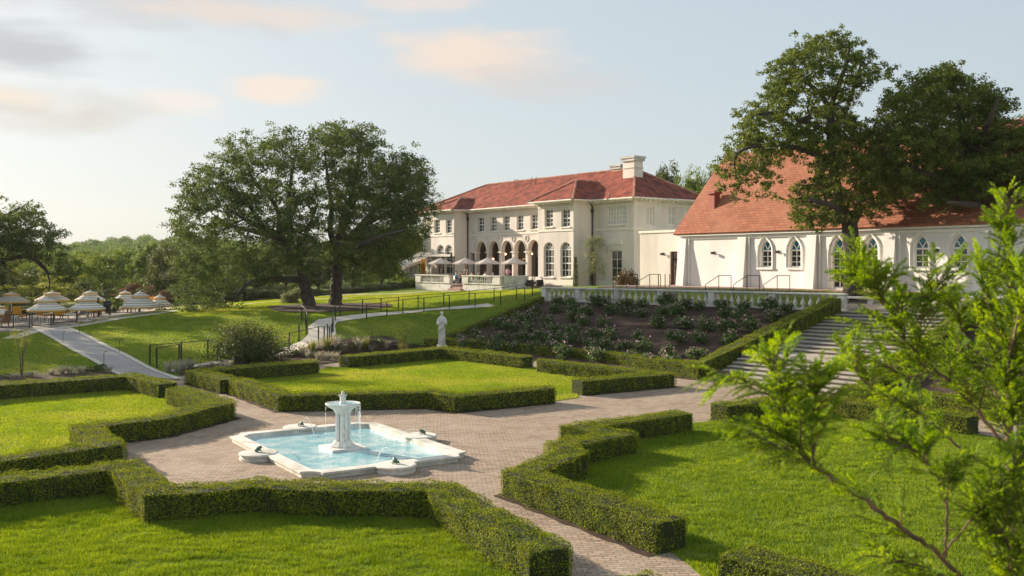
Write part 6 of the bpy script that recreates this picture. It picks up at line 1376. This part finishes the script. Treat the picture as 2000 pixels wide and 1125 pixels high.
def branchlet(p, d, L):
    """side shoot carrying feathers in alternate ranks"""
    d = np.array(d) / np.linalg.norm(d); n = max(3, int(L / .0145)); side_ = np.cross(d, [rng.normal(0, .3), rng.normal(0, .3), 1]); side_ /= np.linalg.norm(side_); pts = []
    for i in range(n + 1):
        t = i / n; q = p + d * L * t + np.array([0, 0, -.12 * L * t * t]); pts.append(tuple(q - CB))
        if i and i < n:
            s = 1 if i % 2 else -1; feather(q, side_ * s * .85 + d * .95 + rng.normal(0, .15, 3), rng.uniform(.6, 1.1) * .15 * (1 - .5 * t) + .02)
    feather(p + d * L + np.array([0, 0, -.12 * L]), d, .1); tw.tube(pts, [.0035 * (1 - .7 * i / n) + .0008 for i in range(n + 1)], 4, cap=False)
def limb(pts, r0, r1, bl=.36, dens=10, start=.15, ups=.35, tipend=True):
    """pts: (px, py, distance); shoots grow along it"""
    P = [np.array(tuple(GD(a, b, c))) for a, b, c in pts]; seg = []
    for i in range(len(P) - 1):
        for k in range(6): seg.append(P[i] + (P[i + 1] - P[i]) * k / 6 + rng.normal(0, .004, 3))
    seg.append(P[-1]); n = len(seg); r0 *= .8; tw.tube([tuple(s - CB) for s in seg], [r0 + (r1 - r0) * i / (n - 1) for i in range(n)], 7)
    L = sum(np.linalg.norm(P[i + 1] - P[i]) for i in range(len(P) - 1)); m = int(L * dens * 1.7)
    for i in range(m):
        t = start + (1 - start) * (i + rng.random()) / m; j = min(n - 2, int(t * (n - 1))); q = seg[j]; d = seg[j + 1] - seg[j]; d /= np.linalg.norm(d); a = rng.uniform(0, 6.28)
        v = rng.normal(0, 1, 3); v -= v.dot(d) * d; v /= np.linalg.norm(v); branchlet(q, d * 1.0 + v * .7 + np.array([0, 0, ups]), bl * .9 * rng.uniform(.45, 1.1) * (1.1 - .55 * t))
    if tipend: branchlet(seg[-1], seg[-1] - seg[-3], bl * .5)
D0 = 5.0
def tipshoot(x, y0, y1, d): limb([(x, y0, d), (x + rng.uniform(-4, 4), (y0 + y1) / 2, d), (x + rng.uniform(-4, 8), y1, d)], .006, .002, .16, 16, .05, .1)
limb([(1985, 2600, 5.0), (1980, 1500, 5.0), (1976, 1100, 5.0), (1974, 940, 5.0), (1970, 820, 5.0), (1972, 720, 5.0)], .028, .02, .3, 3, .75)
limb([(1972, 720, 5.0), (1978, 620, 4.98), (1975, 520, 4.96), (1968, 460, 4.94)], .014, .006, .30, 17, .05)
limb([(1968, 460, 4.94), (1966, 415, 4.93), (1966, 375, 4.92)], .006, .002, .13, 22, .02, tipend=False)
limb([(1973, 800, 5.0), (1955, 700, 5.1), (1940, 640, 5.15), (1925, 580, 5.2), (1918, 545, 5.2)], .010, .003, .34, 14, .1)
limb([(1972, 880, 5.0), (1900, 790, 4.85), (1830, 725, 4.75), (1770, 665, 4.7), (1735, 600, 4.65), (1705, 560, 4.6), (1688, 535, 4.6)], .013, .003, .36, 15, .12)
limb([(1790, 690, 4.72), (1800, 610, 4.6), (1815, 580, 4.55), (1840, 545, 4.5)], .006, .002, .26, 15, .1)
limb([(1960, 930, 5.0), (1880, 880, 4.7), (1800, 810, 4.5), (1760, 785, 4.4)], .009, .004, .26, 6, .4)
limb([(1760, 785, 4.4), (1710, 765, 4.3), (1680, 740, 4.25), (1660, 700, 4.2)], .005, .002, .2, 13, .05)
limb([(1900, 1150, 4.4), (1820, 1070, 4.1), (1760, 1030, 4.0), (1700, 985, 3.9), (1640, 945, 3.85), (1600, 915, 3.8)], .014, .009, .30, 5, .25)
limb([(1600, 915, 3.8), (1570, 890, 3.78), (1540, 850, 3.76), (1525, 780, 3.75), (1517, 735, 3.74), (1512, 705, 3.73)], .007, .003, .24, 22, .02)
limb([(1590, 908, 3.8), (1585, 840, 3.75), (1590, 790, 3.7), (1600, 760, 3.7)], .005, .002, .24, 20, .1)
limb([(1570, 890, 3.78), (1520, 870, 3.7), (1480, 850, 3.65)], .005, .002, .20, 18, .1)
limb([(1530, 800, 3.75), (1480, 750, 3.72), (1440, 738, 3.7), (1415, 728, 3.7)], .004, .002, .16, 16, .1)
limb([(1845, 1090, 4.1), (1850, 1000, 4.0), (1830, 930, 4.0), (1790, 880, 3.95), (1720, 860, 3.9)], .008, .003, .28, 12, .3)
limb([(1840, 1085, 4.1), (1900, 1010, 4.0), (1940, 970, 4.0), (1990, 900, 3.95)], .007, .003, .26, 10, .3)
limb([(1980, 1250, 4.2), (1985, 1120, 4.1), (1960, 1050, 4.0), (1930, 1010, 4.0)], .008, .003, .34, 18, .1)
limb([(2060, 1150, 4.2), (2010, 1050, 4.1), (1990, 980, 4.05), (1995, 920, 4.0)], .008, .003, .3, 16, .1)
limb([(1974, 760, 5.0), (2020, 700, 5.0), (2060, 640, 5.0), (2090, 560, 5.0)], .009, .003, .34, 14, .1)
limb([(1974, 820, 5.0), (1940, 760, 5.2), (1900, 700, 5.3), (1880, 640, 5.4), (1860, 600, 5.4)], .008, .003, .34, 13, .1)
limb([(1972, 700, 5.0), (1990, 620, 4.8), (2010, 580, 4.7), (2003, 550, 4.7)], .008, .003, .30, 14, .1)
limb([(1900, 1160, 4.4), (1850, 1130, 4.2), (1790, 1100, 4.1), (1730, 1090, 4.0)], .006, .003, .24, 12, .2)
limb([(1740, 620, 4.65), (1710, 635, 4.5), (1680, 630, 4.45)], .004, .002, .18, 12, .1)
limb([(1830, 725, 4.75), (1770, 735, 4.5), (1720, 710, 4.4)], .005, .002, .2, 12, .1)
tw.build('branches', M['twig'], cy)
print('needles', sum(len(a) for a in leafV)); npmesh('needle_sprays', (np.concatenate(leafV) - CB).reshape(-1, 3), 4, M['cypress'], cy)

# ------------------------------------------------------------------ evening haze
hz_ = MB().box(-760, 760, -330, 560, -3, 34).build('haze', None); hz_['kind'] = 'stuff'; tag(hz_, 'thin warm evening haze over the far wood', 'haze')
hm = bpy.data.materials.new('haze'); hm.use_nodes = True; t_ = hm.node_tree; t_.nodes.clear(); ho = N(t_, 'ShaderNodeOutputMaterial'); hv_ = N(t_, 'ShaderNodeVolumePrincipled', i_Density=.00010); hv_.inputs['Color'].default_value = (.9, .92, .95, 1); hv_.inputs['Anisotropy'].default_value = .3
t_.links.new(hv_.outputs[0], ho.inputs['Volume']); hz_.data.materials.append(hm)
